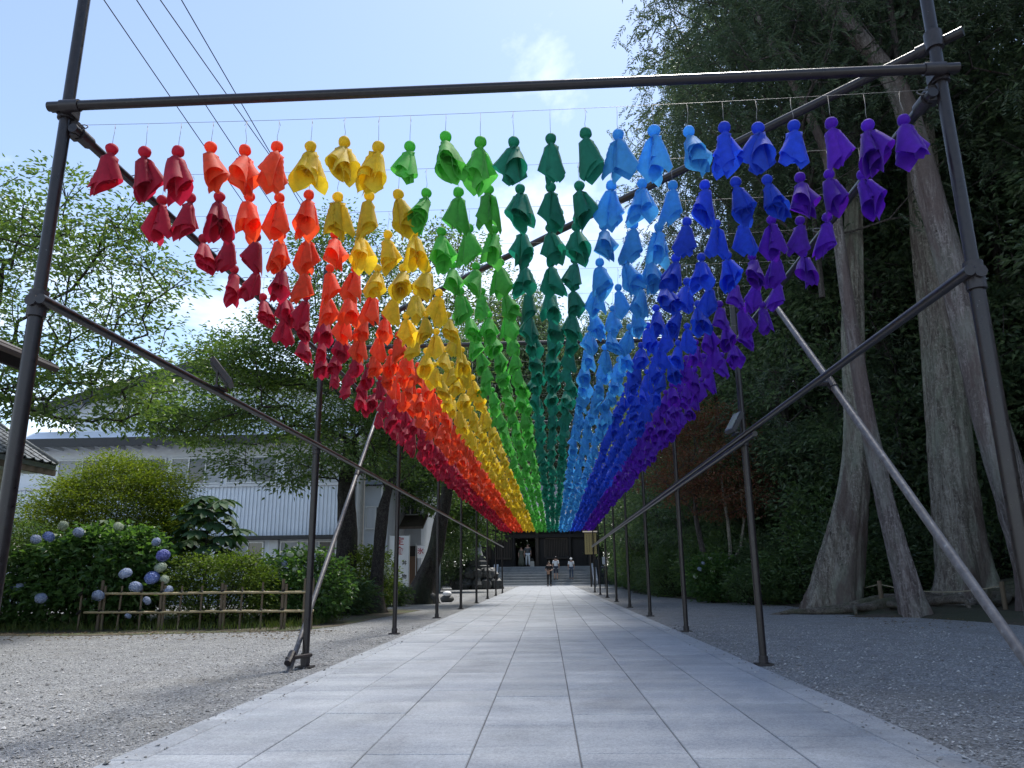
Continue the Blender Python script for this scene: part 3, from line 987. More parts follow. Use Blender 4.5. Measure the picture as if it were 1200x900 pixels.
def branch_mesh(name, N, par, nt_, r0, expo, rmax, mat, sides=5, skip_trunk=False):
    n = len(N)
    acc = np.full(n, 0.0)
    has = np.zeros(n, bool); has[par[par >= 0]] = True
    acc[~has] = r0 ** expo
    for i in range(n - 1, 0, -1):
        acc[par[i]] += acc[i] if acc[i] > 0 else r0 ** expo
    R = np.minimum(acc ** (1 / expo), rmax)
    R[:nt_] *= 0.6
    e = np.arange(nt_ if skip_trunk else 1, n)
    a = N[par[e]]; b_ = N[e]
    ra = np.minimum(R[par[e]], R[e] * 1.25); rb = R[e]
    d = unit(b_ - a)
    up = np.where(np.abs(d[:, 2:3]) < 0.9, np.array([[0, 0, 1.0]]), np.array([[1.0, 0, 0]]))
    s = unit(np.cross(d, up)); t = np.cross(s, d)
    ang = np.arange(sides) * 2 * PI / sides
    off = s[:, None] * np.cos(ang)[None, :, None] + t[:, None] * np.sin(ang)[None, :, None]
    V = np.concatenate([(a[:, None] + off * ra[:, None, None]), (b_[:, None] + off * rb[:, None, None])], 1)
    base = np.arange(len(e)) * 2 * sides
    F = []
    for k in range(sides):
        k2 = (k + 1) % sides
        F.append(np.stack([base + k, base + k2, base + sides + k2, base + sides + k], 1))
    return mesh_np(name, V.reshape(-1, 3), np.concatenate(F), True, [mat]), R

def trunk_mesh(name, pts, mat, rng, seg=22, rings=34, ridge=0.05, flare=0.0, lobes=6):
    """pts: (x,y,z,r) from the foot upwards; bark ridges and root lobes are real relief"""
    P = np.array(pts, float)
    s = np.concatenate([[0], np.cumsum(np.linalg.norm(np.diff(P[:, :3], axis=0), axis=1))])
    t = np.linspace(0, 1, rings) ** 1.25 * s[-1]
    C = np.stack([np.interp(t, s, P[:, k]) for k in range(4)], 1)
    for k in range(3):                       # soften the corners
        C[1:-1] = (C[:-2] + 2 * C[1:-1] + C[2:]) / 4
    a = np.linspace(0, 2 * PI, seg, endpoint=False)
    ph = rng.uniform(0, 6.28, 12)
    V = np.zeros((rings, seg, 3))
    for i in range(rings):
        z = t[i]
        w = np.zeros(seg)
        for q, k in enumerate((3, 5, 7, 9, 11)):
            w += np.sin(k * a + ph[q] + 0.25 * z * (1 if q % 2 else -1)) / (1.4 + 0.4 * q)
        if seg >= 40:
            for q, k in enumerate((15, 19, 23)):
                w += 0.55 * np.abs(np.sin(k * 0.5 * a + ph[q] * 2 + 0.5 * np.sin(0.8 * z + ph[q + 3]))) - 0.3
        rr = C[i, 3] * (1 + ridge * w + 0.02 * rng.normal(size=seg))
        if flare:
            fl = flare * math.exp(-z / (C[0, 3] * 1.3))
            rr = rr * (1 + fl * (0.5 + 0.5 * np.cos(lobes * a + ph[7] + 0.6 * np.sin(a + ph[8]))))
        V[i] = np.stack([C[i, 0] + rr * np.cos(a), C[i, 1] + rr * np.sin(a), np.full(seg, C[i, 2])], 1)
    F = []
    for i in range(rings - 1):
        for k in range(seg):
            k2 = (k + 1) % seg
            F.append((i * seg + k, i * seg + k2, (i + 1) * seg + k2, (i + 1) * seg + k))
    return mesh_np(name, V.reshape(-1, 3), np.array(F), True, [mat])

def ell_points(rng, n, ells, shell=0.55):
    """points in a union of ellipsoids (c, r, weight), pushed outwards"""
    W = np.array([e[2] for e in ells], float); W /= W.sum()
    out_ = []
    for (c, r, _), w in zip(ells, W):
        k = int(round(n * w))
        d = unit(rng.normal(size=(k, 3)))
        rad = (shell + (1 - shell) * rng.random(k)) ** 0.8
        mix = rng.random(k) < 0.25
        rad = np.where(mix, rng.random(k) ** 0.5, rad)
        out_.append(np.array(c) + d * rad[:, None] * np.array(r))
    return np.concatenate(out_)

def sprays(rng, tips, dirs, per, spread, L, W, droop=0.25, flat=0.35, jitter=0.6, upn=0.9):
    n = len(tips)
    C = np.repeat(tips, per, 0)
    D0 = np.repeat(dirs, per, 0)
    o = rng.normal(size=(n * per, 3)) * np.array([spread, spread, spread * flat])
    C = C + o + D0 * (rng.random((n * per, 1)) - 0.3) * spread
    D = D0 * 0.5 + unit(o * np.array([1, 1, 0.3])) * 0.8 + rng.normal(size=o.shape) * jitter * 0.5
    D[:, 2] -= droop * (0.5 + rng.random(len(D)))
    D = unit(D)
    Nn = rng.normal(size=o.shape) * 0.55; Nn[:, 2] += upn
    ll = L * rng.uniform(0.65, 1.2, len(C))
    return leaf_arrays(C, D, Nn, ll, ll * (W / L))

def make_tree(name, label, cat, base, trunk, ells, seed, n_att=260, per=60, spread=0.30, L=0.10, W=0.05, leaf='leaf_cherry', bark='bark_cherry',
              r0=0.008, expo=2.3, rmax=0.16, group=None, droop=0.3, flat=0.4, trunk_kw=None, maxseg=0.9, upn=0.9, shell=0.55, clip=None):
    rng = rng_of(seed)
    t = thing(name, label, cat, base, 0, group)
    A = ell_points(rng, n_att, ells, shell)
    if clip is not None:
        A = A[clip(A + np.array(base))]
    N, par, nt_, tips = skeleton([p[:3] for p in trunk], A, rng, maxseg)
    bm, R = branch_mesh('branches', N, par, nt_, r0, expo, rmax, M[bark])
    link('trunk', trunk_mesh('trunk', trunk, M[bark], rng, **(trunk_kw or {})), t)
    link('branches', bm, t)
    d = unit(N[tips] - N[par[tips]])
    V, F = sprays(rng, N[tips], d, per, spread, L, W, droop, flat, upn=upn)
    # some leaves along the finer branches too
    fine = np.where((R < r0 * 2.6) & (np.arange(len(N)) >= nt_))[0]
    if len(fine):
        V2, F2_ = sprays(rng, N[fine], unit(N[fine] - N[par[fine]]), max(4, per // 5), spread * 0.7, L, W, droop, flat, upn=upn)
        F = np.concatenate([F, F2_ + len(V)]); V = np.concatenate([V, V2])
    link('crown', mesh_np('crown', V, F, False, [M[leaf]]), t)
    return t

def make_bush(name, label, cat, base, ells, seed, n=5000, L=0.10, W=0.06, leaf='leaf_shrub', stems=9, group=None, droop=0.2, upn=0.8, clump=30, cs=0.14, flat=0.6, hz=0.7, stem_mat='bark_cherry', shell=0.75):
    rng = rng_of(seed)
    t = thing(name, label, cat, base, 0, group)
    nc = n // clump
    A = ell_points(rng, nc, ells, shell)
    A = A[A[:, 2] > 0.06]
    cen = np.array([0, 0, 0.0])
    dirs = unit((A - cen) * np.array([1, 1, hz]) + rng.normal(size=A.shape) * 0.25)
    V, F = sprays(rng, A, dirs, clump, cs, L, W, droop, flat, upn=upn)
    V[:, 2] = np.maximum(V[:, 2], 0.0)
    link('foliage', mesh_np('foliage', V, F, False, [M[leaf]]), t)
    s = MB()
    top = max(e[0][2] + e[1][2] for e in ells)
    pick = A[rng.choice(len(A), min(stems, len(A)), replace=False)]
    for p in pick:
        f = np.array([p[0] * 0.18, p[1] * 0.18, -0.03])
        mid = f + (p - f) * 0.5 + np.array([p[0] * 0.1, p[1] * 0.1, 0.08])
        s.tube([f, mid, p], [0.014, 0.010, 0.005], 5)
    s.build('stems', M[stem_mat], t, smooth=True)
    return t

litter()
# ------------------------------------------------------------------ the left: cherry trees, garden, fence
GND = -0.016
def cherry_clip(P):
    return np.ones(len(P), bool)
# cherry beside the second and third posts (its long limb reaches left across the hall)
b0 = ground_at(400, 717)
ch1 = make_tree('cherry_tree', 'old cherry tree with dark forked trunk growing behind the bamboo fence', 'tree', (b0[0], b0[1], GND),
          [(0, 0, -0.05, 0.36), (0.0, 0, 0.5, 0.28), (0.05, 0.1, 1.7, 0.24), (-0.05, 0.1, 3.0, 0.21), (0.0, 0.2, 4.2, 0.17)],
          [((-3.2, 0.3, 4.7), (2.7, 1.9, 0.42), 0.7), ((-2.0, 0.4, 6.5), (2.6, 2.0, 0.8), 1.1), ((-3.6, 0.4, 5.5), (2.4, 1.8, 0.7), 0.6), ((0.8, 0.0, 5.2), (2.4, 2.2, 1.5), 0.9),
           ((-0.6, 0.2, 7.0), (2.2, 2.0, 1.4), 0.65), ((-0.7, 1.0, 9.6), (1.3, 1.4, 1.5), 0.55), ((2.0, 0.6, 8.6), (1.9, 1.8, 1.6), 0.6), ((-0.6, -1.2, 3.4), (2.4, 1.4, 0.5), 0.35)],
          101, n_att=650, per=56, spread=0.28, L=0.125, W=0.058, rmax=0.17, r0=0.0075, flat=0.35, trunk_kw=dict(flare=0.5, ridge=0.06, lobes=5), maxseg=0.7)
b0 = ground_at(439, 718)
make_tree('cherry_tree', 'short pruned cherry tree with knobbly forked trunk beside the white restaurant sign', 'tree', (b0[0], b0[1], GND),
          [(0, 0, -0.05, 0.25), (0.02, 0, 0.4, 0.16), (0.06, 0, 1.4, 0.14), (0.10, 0.05, 2.3, 0.15), (0.2, 0.05, 2.8, 0.10), (0.5, 0.08, 3.6, 0.05), (0.7, 0.1, 4.4, 0.015)],
          [((1.0, 0.2, 4.6), (1.5, 1.6, 1.2), 1), ((-0.6, 0.3, 4.2), (1.2, 1.4, 0.9), 0.6), ((0.2, 0.2, 3.5), (1.4, 1.2, 0.5), 0.3)],
          102, n_att=130, per=44, spread=0.26, L=0.105, W=0.05, rmax=0.12, leaf='leaf_cherry2', trunk_kw=dict(flare=0.55, ridge=0.07), maxseg=0.7)
b0 = ground_at(487, 707)
make_tree('cherry_tree', 'thick dark cherry trunk leaning towards the path beside a squat rock', 'tree', (b0[0], b0[1], GND),
          [(0, 0, -0.05, 0.55), (0.18, 0, 0.5, 0.33), (0.6, 0.1, 1.6, 0.25), (0.72, 0.2, 2.6, 0.22), (0.95, 0.2, 3.4, 0.18), (0.8, 0.3, 4.6, 0.13), (0.9, 0.3, 6.0, 0.05)],
          [((1.4, 0.2, 5.6), (2.2, 2.4, 1.3), 1), ((-0.4, 0.2, 6.4), (2.0, 2.0, 1.4), 0.7), ((2.0, -0.6, 4.2), (1.5, 1.4, 0.7), 0.4), ((0.4, 0.2, 8.2), (2.4, 2.2, 1.3), 0.6)],
          103, n_att=260, per=42, spread=0.30, L=0.12, W=0.06, rmax=0.2, leaf='leaf_cherry2', trunk_kw=dict(flare=0.45, ridge=0.07), maxseg=0.8)
# the tree whose crown hangs in from the left
make_tree('cherry_tree', 'cherry tree with bare arching limbs and airy leaves hanging over the small tiled house', 'tree', (-11.4, 13.4, GND),
          [(0, 0, -0.05, 0.34), (0, 0, 1.5, 0.26), (0.4, -0.1, 3.0, 0.22), (1.0, -0.2, 4.2, 0.16)],
          [((2.5, -1.0, 5.8), (2.5, 1.9, 1.9), 1.3), ((2.0, -0.6, 7.4), (2.0, 1.6, 1.0), 0.55), ((3.1, -0.8, 4.0), (1.9, 1.4, 0.55), 0.5), ((0.0, 0.4, 6.4), (2.6, 2.2, 1.8), 0.6)],
          104, n_att=380, per=36, spread=0.24, L=0.125, W=0.052, rmax=0.15, r0=0.009, flat=0.4, trunk_kw=dict(flare=0.4, ridge=0.06), maxseg=0.6)
# trees further along the left side
make_tree('cherry_tree', 'broad leafy tree standing behind the stone lantern', 'tree', (-6.6, 41.0, GND),
          [(0, 0, -0.05, 0.4), (0.1, 0, 2, 0.3), (0.2, 0, 5, 0.2)],
          [((0.3, 0, 5.8), (3.4, 3.2, 2.6), 1), ((1.6, -0.5, 3.6), (2.2, 2.2, 1.5), 0.5)], 105, n_att=220, per=60, spread=0.45, L=0.2, W=0.11, leaf='leaf_cherry2', maxseg=1.2)
make_tree('cherry_tree', 'leafy tree between the shop and the leaning cherry trunk', 'tree', (-7.4, 33.0, GND),
          [(0, 0, -0.05, 0.34), (0.1, 0, 2, 0.26), (0.2, 0, 5, 0.18)],
          [((0.6, 0, 6.4), (3.0, 2.8, 2.2), 1), ((1.6, -0.6, 4.4), (2.0, 1.8, 1.0), 0.4)], 106, n_att=220, per=56, spread=0.4, L=0.17, W=0.09, leaf='leaf_cherry2', maxseg=1.0)
make_tree('evergreen_tree', 'rounded dark evergreen tree beside the stone lantern plinth', 'tree', (-7.2, 47.5, GND),
          [(0, 0, -0.05, 0.3), (0, 0, 2.5, 0.2)],
          [((0, 0, 2.6), (2.4, 2.2, 2.4), 1)], 107, n_att=150, per=80, spread=0.4, L=0.17, W=0.09, leaf='leaf_forest', maxseg=1.0)

# hydrangea heads
def flower_mesh(name, mat, seed):
    rng = rng_of(seed)
    n = 110
    i = np.arange(n) + 0.5
    ph = np.arccos(1 - 1.75 * i / n); th = PI * (1 + 5 ** 0.5) * i
    d = np.stack([np.cos(th) * np.sin(ph), np.sin(th) * np.sin(ph), np.cos(ph)], 1)
    c = d * np.array([0.105, 0.105, 0.085]) * rng.uniform(0.93, 1.05, (n, 1))
    Vs = []; Fs = []; k = 0
    for q in range(4):
        a = rng.uniform(0, 6.28, n) * 0 + q * PI / 2 + (np.arange(n) % 7)
        up = np.where(np.abs(d[:, 2:3]) < 0.9, np.array([[0, 0, 1.0]]), np.array([[1.0, 0, 0]]))
        s = unit(np.cross(d, up)); t = np.cross(d, s)
        D = unit(s * np.cos(a)[:, None] + t * np.sin(a)[:, None] + d * 0.25)
        V, F = leaf_arrays(c, D, d + rng.normal(0, 0.15, d.shape), 0.024, 0.023, 0.1)
        Vs.append(V); Fs.append(F + k); k += len(V)
    m = MB().blob((0, 0, 0), (0.088, 0.088, 0.07), rng, 8, 5, 0.05)
    V0 = np.array(m.v); F0 = np.array(m.f)
    return mesh_np(name, np.concatenate(Vs + [V0]), [np.concatenate(Fs), F0 + k], False, [M[mat]])
FLOWER = {k: flower_mesh('flower_head', 'petal_' + k, i) for i, k in enumerate(('blue', 'violet', 'pale', 'cream'))}

def add_flowers(bush, base, items, Ydef, dY=0.0):
    rr = random.Random(8)
    for (px, py, kind, Y, s) in items:
        p = at_depth(px, py, (Y or Ydef) + dY)
        o = link('flower_head', FLOWER[kind], bush)
        o.location = (p[0] - base[0], p[1] - base[1], p[2] - base[2])
        s *= 0.90; o.scale = (s, s, s)
        o.rotation_euler = (rr.uniform(0.2, 0.9), rr.uniform(-0.5, 0.5), rr.uniform(0, 6.28))
hb = ground_at(112, 741)
hbase = (float(at_depth(108, 700, 13.45)[0]), 13.45, GND)
hyd = make_bush('hydrangea', 'big leafy hydrangea with blue and white flower heads at the end of the bamboo fence', 'shrub', hbase,
          [((0, 0, 0.92), (1.25, 0.62, 0.85), 1), ((0.35, 0.05, 1.25), (0.95, 0.55, 0.52), 0.7), ((-0.95, 0, 0.75), (0.75, 0.6, 0.72), 0.6), ((0.75, 0, 0.6), (0.5, 0.55, 0.5), 0.3)],
          201, n=8600, L=0.135, W=0.088, leaf='leaf_hydrangea', stems=40, droop=0.28, upn=1.0, clump=12, cs=0.08, hz=0.6, stem_mat='stem')
add_flowers(hyd, hbase, [(57, 629, 'blue', 11.7, 1.0), (42, 632, 'pale', 11.8, 0.9), (74, 616, 'cream', 11.8, 0.85), (92, 624, 'pale', 11.7, 0.95), (139, 617, 'cream', 11.9, 0.9),
                         (48, 701, 'pale', 11.45, 0.95), (115, 698, 'pale', 11.4, 1.0), (147, 672, 'pale', 11.4, 1.05), (159, 688, 'pale', 11.4, 1.1), (191, 651, 'violet', 11.7, 1.15),
                         (188, 665, 'cream', 11.6, 1.0), (178, 677, 'blue', 11.5, 1.2), (193, 679, 'cream', 11.6, 0.8), (197, 692, 'pale', 11.6, 0.85), (172, 704, 'pale', 11.6, 0.75),
                         (183, 635, 'pale', 11.9, 0.8), (22, 688, 'pale', 11.8, 0.8), (14, 689, 'blue', 11.9, 0.7), (150, 722, 'pale', 11.5, 0.55), (110, 628, 'cream', 12.0, 0.7)], 11.6, 1.22)
# big golden-green rounded shrub
gb = ground_at(130, 726)
gbase = (float(at_depth(128, 600, 15.4)[0]), 15.4, GND)
gold = make_bush('golden_shrub', 'large rounded feathery shrub with yellow-green new growth behind the hydrangea', 'shrub', gbase,
          [((0, 0, 1.55), (1.85, 1.35, 1.45), 1), ((0.2, 0, 2.3), (1.45, 1.1, 0.95), 0.9), ((0.9, 0, 1.3), (1.0, 1.0, 1.0), 0.3), ((-0.9, -0.2, 2.35), (0.8, 0.7, 0.55), 0.22), ((0.9, 0, 2.75), (0.7, 0.6, 0.5), 0.2), ((1.45, 0, 1.9), (0.75, 0.7, 0.5), 0.2), ((-1.5, 0, 1.5), (0.7, 0.7, 0.6), 0.2), ((0.1, 0, 2.95), (0.6, 0.6, 0.5), 0.15)],
          202, n=64000, L=0.072, W=0.028, leaf='leaf_golden', stems=60, droop=0.12, upn=1.0, clump=46, cs=0.17, flat=0.22, hz=0.35, shell=0.66)
rng = rng_of(55)
sh = [];
for k in range(46):
    a = rng.uniform(0, 6.28); q = rng.random() ** 0.5 * 1.25
    p0 = np.array([0.15 + q * math.cos(a), q * 0.8 * math.sin(a), 3.12 - 0.42 * q * q])
    h = rng.uniform(0.10, 0.34)
    tt = np.linspace(0, 1, 16)
    line = p0 + np.outer(tt, np.array([rng.normal(0, 0.12), rng.normal(0, 0.12), h]))
    sh.append(line)
sh = np.concatenate(sh)
dd = unit(rng.normal(size=sh.shape) + np.array([0, 0, 0.5]))
V, F = leaf_arrays(sh, dd, rng.normal(size=sh.shape) + np.array([0, 0, .5]), 0.05, 0.017)
tag(link('new_shoots', mesh_np('new_shoots', V, F, False, [M['leaf_golden']]), gold), kind='stuff')

# hedge and white hydrangea behind the fence
p = ground_at(330, 722)
make_bush('hedge_shrub', 'bright lime-green low shrub behind the bamboo fence beside the broad-leaved plant', 'shrub', (float(at_depth(255, 690, 13.55)[0]), 13.55, GND),
          [((0, 0, 0.60), (1.0, 0.45, 0.60), 1), ((0.35, 0, 0.92), (0.5, 0.35, 0.36), 0.3), ((-0.5, 0, 0.85), (0.4, 0.35, 0.34), 0.2)], 203, n=11000, L=0.07, W=0.032, leaf='leaf_hedge', clump=26, cs=0.11, stems=30)
wb = (-4.75, 14.4, GND)
wh = make_bush('hydrangea', 'shrub with small white flower heads behind the right end of the bamboo fence', 'shrub', wb,
          [((0, 0, 0.66), (0.95, 0.6, 0.68), 1)], 204, n=5200, L=0.11, W=0.065, leaf='leaf_hydrangea', clump=14, cs=0.09, stems=30, droop=0.3)
add_flowers(wh, wb, [(340, 650, 'cream', 14.1, 0.75), (352, 649, 'cream', 14.1, 0.7), (366, 652, 'pale', 14.0, 0.7), (376, 649, 'cream', 14.2, 0.8), (346, 668, 'cream', 13.9, 0.6), (333, 660, 'pale', 14, 0.6), (384, 655, 'cream', 14.2, 0.6)], 14.1)
b2 = ground_at(425, 714)
hb2 = (-4.65, 18.6, GND)
h2 = make_bush('hedge_shrub', 'bright green rounded hedge between the two cherry trunks', 'shrub', hb2,
          [((0, 0.3, 0.75), (0.75, 0.7, 0.78), 1)], 205, n=6500, L=0.085, W=0.042, leaf='leaf_hedge', clump=22, cs=0.11, stems=24)
add_flowers(h2, hb2, [(450, 670, 'cream', 18.7, 0.85), (451, 678, 'cream', 18.7, 0.95), (436, 660, 'cream', 18.6, 0.7), (428, 661, 'cream', 18.6, 0.7)], 18.6)
make_bush('low_shrub', 'dark leafy shrub at the foot of the forked cherry trunk', 'shrub', (-5.15, 17.2, GND),
          [((0, 0, 0.42), (1.1, 0.5, 0.45), 1)], 206, n=5200, L=0.10, W=0.05, leaf='leaf_shrub', clump=20, cs=0.11, stems=20)
make_bush('low_shrub', 'dark low shrub under the white restaurant sign', 'shrub', (-5.0, 22.3, GND),
          [((0, 0, 0.3), (0.8, 0.5, 0.32), 1)], 207, n=3000, L=0.12, W=0.05, leaf='leaf_shrub', clump=20, cs=0.11, stems=14)
make_bush('garden_shrub', 'clipped dark green shrub in front of the tiled house wall', 'shrub', (-9.9, 13.6, GND),
          [((0, 0, 0.7), (0.85, 0.7, 0.72), 1), ((0.2, 0, 1.5), (0.6, 0.5, 0.35), 0.5)], 208, n=7000, L=0.07, W=0.035, leaf='leaf_shrub', clump=24, cs=0.10, stems=24)

# broad-leaved plant (big palmate leaves on a dark stem)
fbase = (float(at_depth(240, 650, 14.4)[0]), 14.4, GND)
fat = thing('broad_leaved_plant', 'dark plant with big hand-shaped leaves above the bamboo fence', 'plant', fbase)
fat.scale = (1.12, 1.12, 1.12)
MB().tube([(0, 0, -0.02), (0.03, 0, 0.8), (-0.02, 0.05, 1.45), (0.05, 0, 1.95)], [0.03, 0.028, 0.022, 0.014], 8).tube([(0.0, 0, 1.0), (-0.3, 0.1, 1.35)], [0.018, 0.01], 6).tube([(0.0, 0, 1.2), (0.35, 0, 1.55)], [0.016, 0.01], 6).build('stem', M['bark_cherry'], fat, smooth=True)
def palmate(seed):
    rg = rng_of(seed)
    V = []; F = []
    for q in range(7):
        a = (q - 3) * 0.62
        L_ = 0.27 * (1 - 0.09 * abs(q - 3))
        d = np.array([math.sin(a), math.cos(a), 0]); s = np.array([d[1], -d[0], 0])
        prof = [(0.0, 0.028), (0.25, 0.036), (0.55, 0.058), (0.8, 0.042), (1.0, 0.002)]
        b_ = len(V)
        for t_, w_ in prof:
            z = -0.05 * t_ * t_ * 2 + 0.02 * t_
            for e in (-1, 0, 1):
                V.append(d * L_ * t_ + s * w_ * e + np.array([0, 0, z - (0.0 if e else 0.012)]))
        for i in range(4):
            for e in range(2):
                F.append((b_ + i * 3 + e, b_ + i * 3 + e + 1, b_ + i * 3 + e + 4, b_ + i * 3 + e + 3))
    return mesh_np('leaf', np.array(V), np.array(F), True, [M['leaf_fatsia']])
PALM = [palmate(s) for s in (1, 2)]
rr = random.Random(4)
for k in range(40):
    hgt = 1.02 + 1.12 * (k / 39)
    a = k * 2.4
    ext = 0.10 + 0.44 * (1 - abs(hgt - 1.5) / 0.9) * rr.uniform(0.7, 1.1)
    o = link('leaf', PALM[k % 2], fat)
    o.location = (0.04 * math.sin(a) + ext * math.sin(a), ext * math.cos(a) * 0.8, hgt)
    o.rotation_euler = (rr.uniform(-0.5, -0.05), rr.uniform(-0.25, 0.25), -a)
    s = rr.uniform(0.95, 1.3); o.scale = (s, s, s)
    MB().tube([(0.0, 0, hgt - 0.12), (0.6 * ext * math.sin(a), 0.5 * ext * math.cos(a), hgt - 0.03), (ext * math.sin(a) + 0.04 * math.sin(a), ext * math.cos(a) * 0.8, hgt)], 0.005, 5).build('leaf_stalk', M['stem'], fat)

# bamboo fence
fa = np.array(ground_at(120, 738)); fb = np.array(ground_at(372, 738))
fa[1] = fb[1] = 12.75
fx0, fx1 = -8.2, -4.02
fy = 12.75
fence = thing('bamboo_fence', 'low bamboo fence with two rails tied to thin posts in front of the garden', 'fence', (fx0, fy, GND))
rr = random.Random(9)
def bamboo(x0, x1, y, z, r):
    m = MB(); pts = []; rads = []
    x = x0; seg = 0.26
    while x < x1:
        for dx, q in ((0, 1.0), (seg * 0.46, 0.97), (seg * 0.47, 1.0)):
            pts.append((x + dx, y, z + 0.004 * math.sin(x * 3))); rads.append(r * q)
        pts.append((x + seg * 0.965, y, z + 0.004 * math.sin(x * 3))); rads.append(r)
        pts.append((x + seg * 0.98, y, z + 0.004 * math.sin(x * 3))); rads.append(r * 1.13)
        x += seg
    return m.tube(pts, rads, 10)
for z, a, b_ in ((0.30, 0.35, fx1 - fx0 - 0.05), (0.60, 0.55, fx1 - fx0 - 0.12)):
    bamboo(a, b_, -0.03, z, 0.021).build('rail', M['bamboo'], fence, smooth=True)
xs = [0.25 + 0.345 * k for k in range(11)]
for k, x in enumerate(xs):
    big = k % 3 == 1
    h = 0.78 if big else 0.72
    m = MB().tube([(x + rr.uniform(-.02, .02), 0.01, -0.05), (x, 0.01, h + rr.uniform(-.04, .05))], 0.026 if big else 0.017, 8)
    if big: m.tube([(x + 0.06, 0.01, -0.05), (x + 0.055, 0.01, h - 0.05)], 0.022, 8)
    m.build('post', M['bamboo_post'], fence, smooth='edges')
    for z in (0.30, 0.60):
        MB().tube([(x - 0.03, -0.005, z - 0.025), (x + 0.03, -0.03, z + 0.03)], 0.026 if big else 0.024, 7).build('tie', M['twine'], fence)
for px in (fx1 - fx0 + 0.02, fx1 - fx0 - 0.1):
    MB().tube([(px, 0, -0.05), (px, 0, 0.82)], 0.03, 8).build('post', M['bamboo_post'], fence, smooth='edges')

# garden soil and grass behind the fence
def patch(name, outline, z, mat, label):
    m = MB()
    n = len(outline)
    cx = sum(p[0] for p in outline) / n; cy = sum(p[1] for p in outline) / n
    v = [(cx, cy, z + 0.02)] + [(x, y, z) for x, y in outline]
    m.add(v, [(0, 1 + i, 1 + (i + 1) % n) for i in range(n)])
    return tag(m.build(name, mat), label, None, None, 'structure')
patch('garden_bed', [(-14, 11.6), (-8.9, 11.9), (-7.0, 11.75), (-5.6, 12.1), (-4.1, 12.45), (-3.75, 13.5), (-3.6, 16.0), (-3.3, 19.4), (-4.2, 20.2), (-6.5, 20.5), (-14, 19)], -0.010, M['soil'], 'strip of brown garden soil under the shrubs on the left')
rng = rng_of(61)
n = 5200
gx = rng.uniform(-10.5, -4.1, n); gy = 12.4 + rng.random(n) ** 1.4 * 3.2
mk = (gy > 12.9) | (rng.random(n) < 0.35)
gx, gy = gx[mk], gy[mk]; n = len(gx)
C = np.stack([gx, gy, np.full(n, -0.012)], 1)
D = unit(np.stack([rng.normal(0, .35, n), rng.normal(0, .35, n), np.ones(n)], 1))
V, F = leaf_arrays(C, D, rng.normal(size=(n, 3)), rng.uniform(0.06, 0.2, n), 0.009, 0.1)
tag(link('grass', mesh_np('grass', V, F, False, [M['grass']])), 'patchy grass growing behind the bamboo fence', 'grass', None, 'stuff')

# ------------------------------------------------------------------ the right: wooded slope and big cedars
BX = [(-20, 8.5), (5, 7.6), (12, 7.1), (15, 6.3), (18, 5.9), (21, 5.6), (24, 4.7), (28, 3.7), (34, 3.5), (45, 3.9), (57, 5.0), (80, 6.5)]
def edge_x(y):
    return float(np.interp(y, [p[0] for p in BX], [p[1] for p in BX]))
def slope_z(x, y):
    d = x - edge_x(y)
    if d < 0: return -0.02
    base = 0.06 * d + 0.028 * max(0, d - 1.5) ** 2
    base = min(base, 9.0 + 0.1 * d)
    return -0.005 + base + 0.06 * math.sin(x * 1.7 + y) * min(1, d) + 0.05 * math.sin(y * 2.3 - x) * min(1, d)
ny, nx = 70, 34
V = []; F = []
for j in range(ny):
    y = -20 + 110 * j / (ny - 1)
    e = edge_x(y)
    for i in range(nx):
        d = -0.25 + 60 * (i / (nx - 1)) ** 2.0
        x = e + d + 0.15 * math.sin(y * 1.9) * (d < 1)
        V.append((x, y, slope_z(x, y) if d > 0 else -0.06))
for j in range(ny - 1):
    for i in range(nx - 1):
        F.append((j * nx + i, j * nx + i + 1, (j + 1) * nx + i + 1, (j + 1) * nx + i))
o = link('wooded_slope', mesh_np('wooded_slope', np.array(V), np.array(F), True, [M['floor']]))
tag(o, 'dark leaf-littered slope rising under the trees on the right', None, None, 'structure')

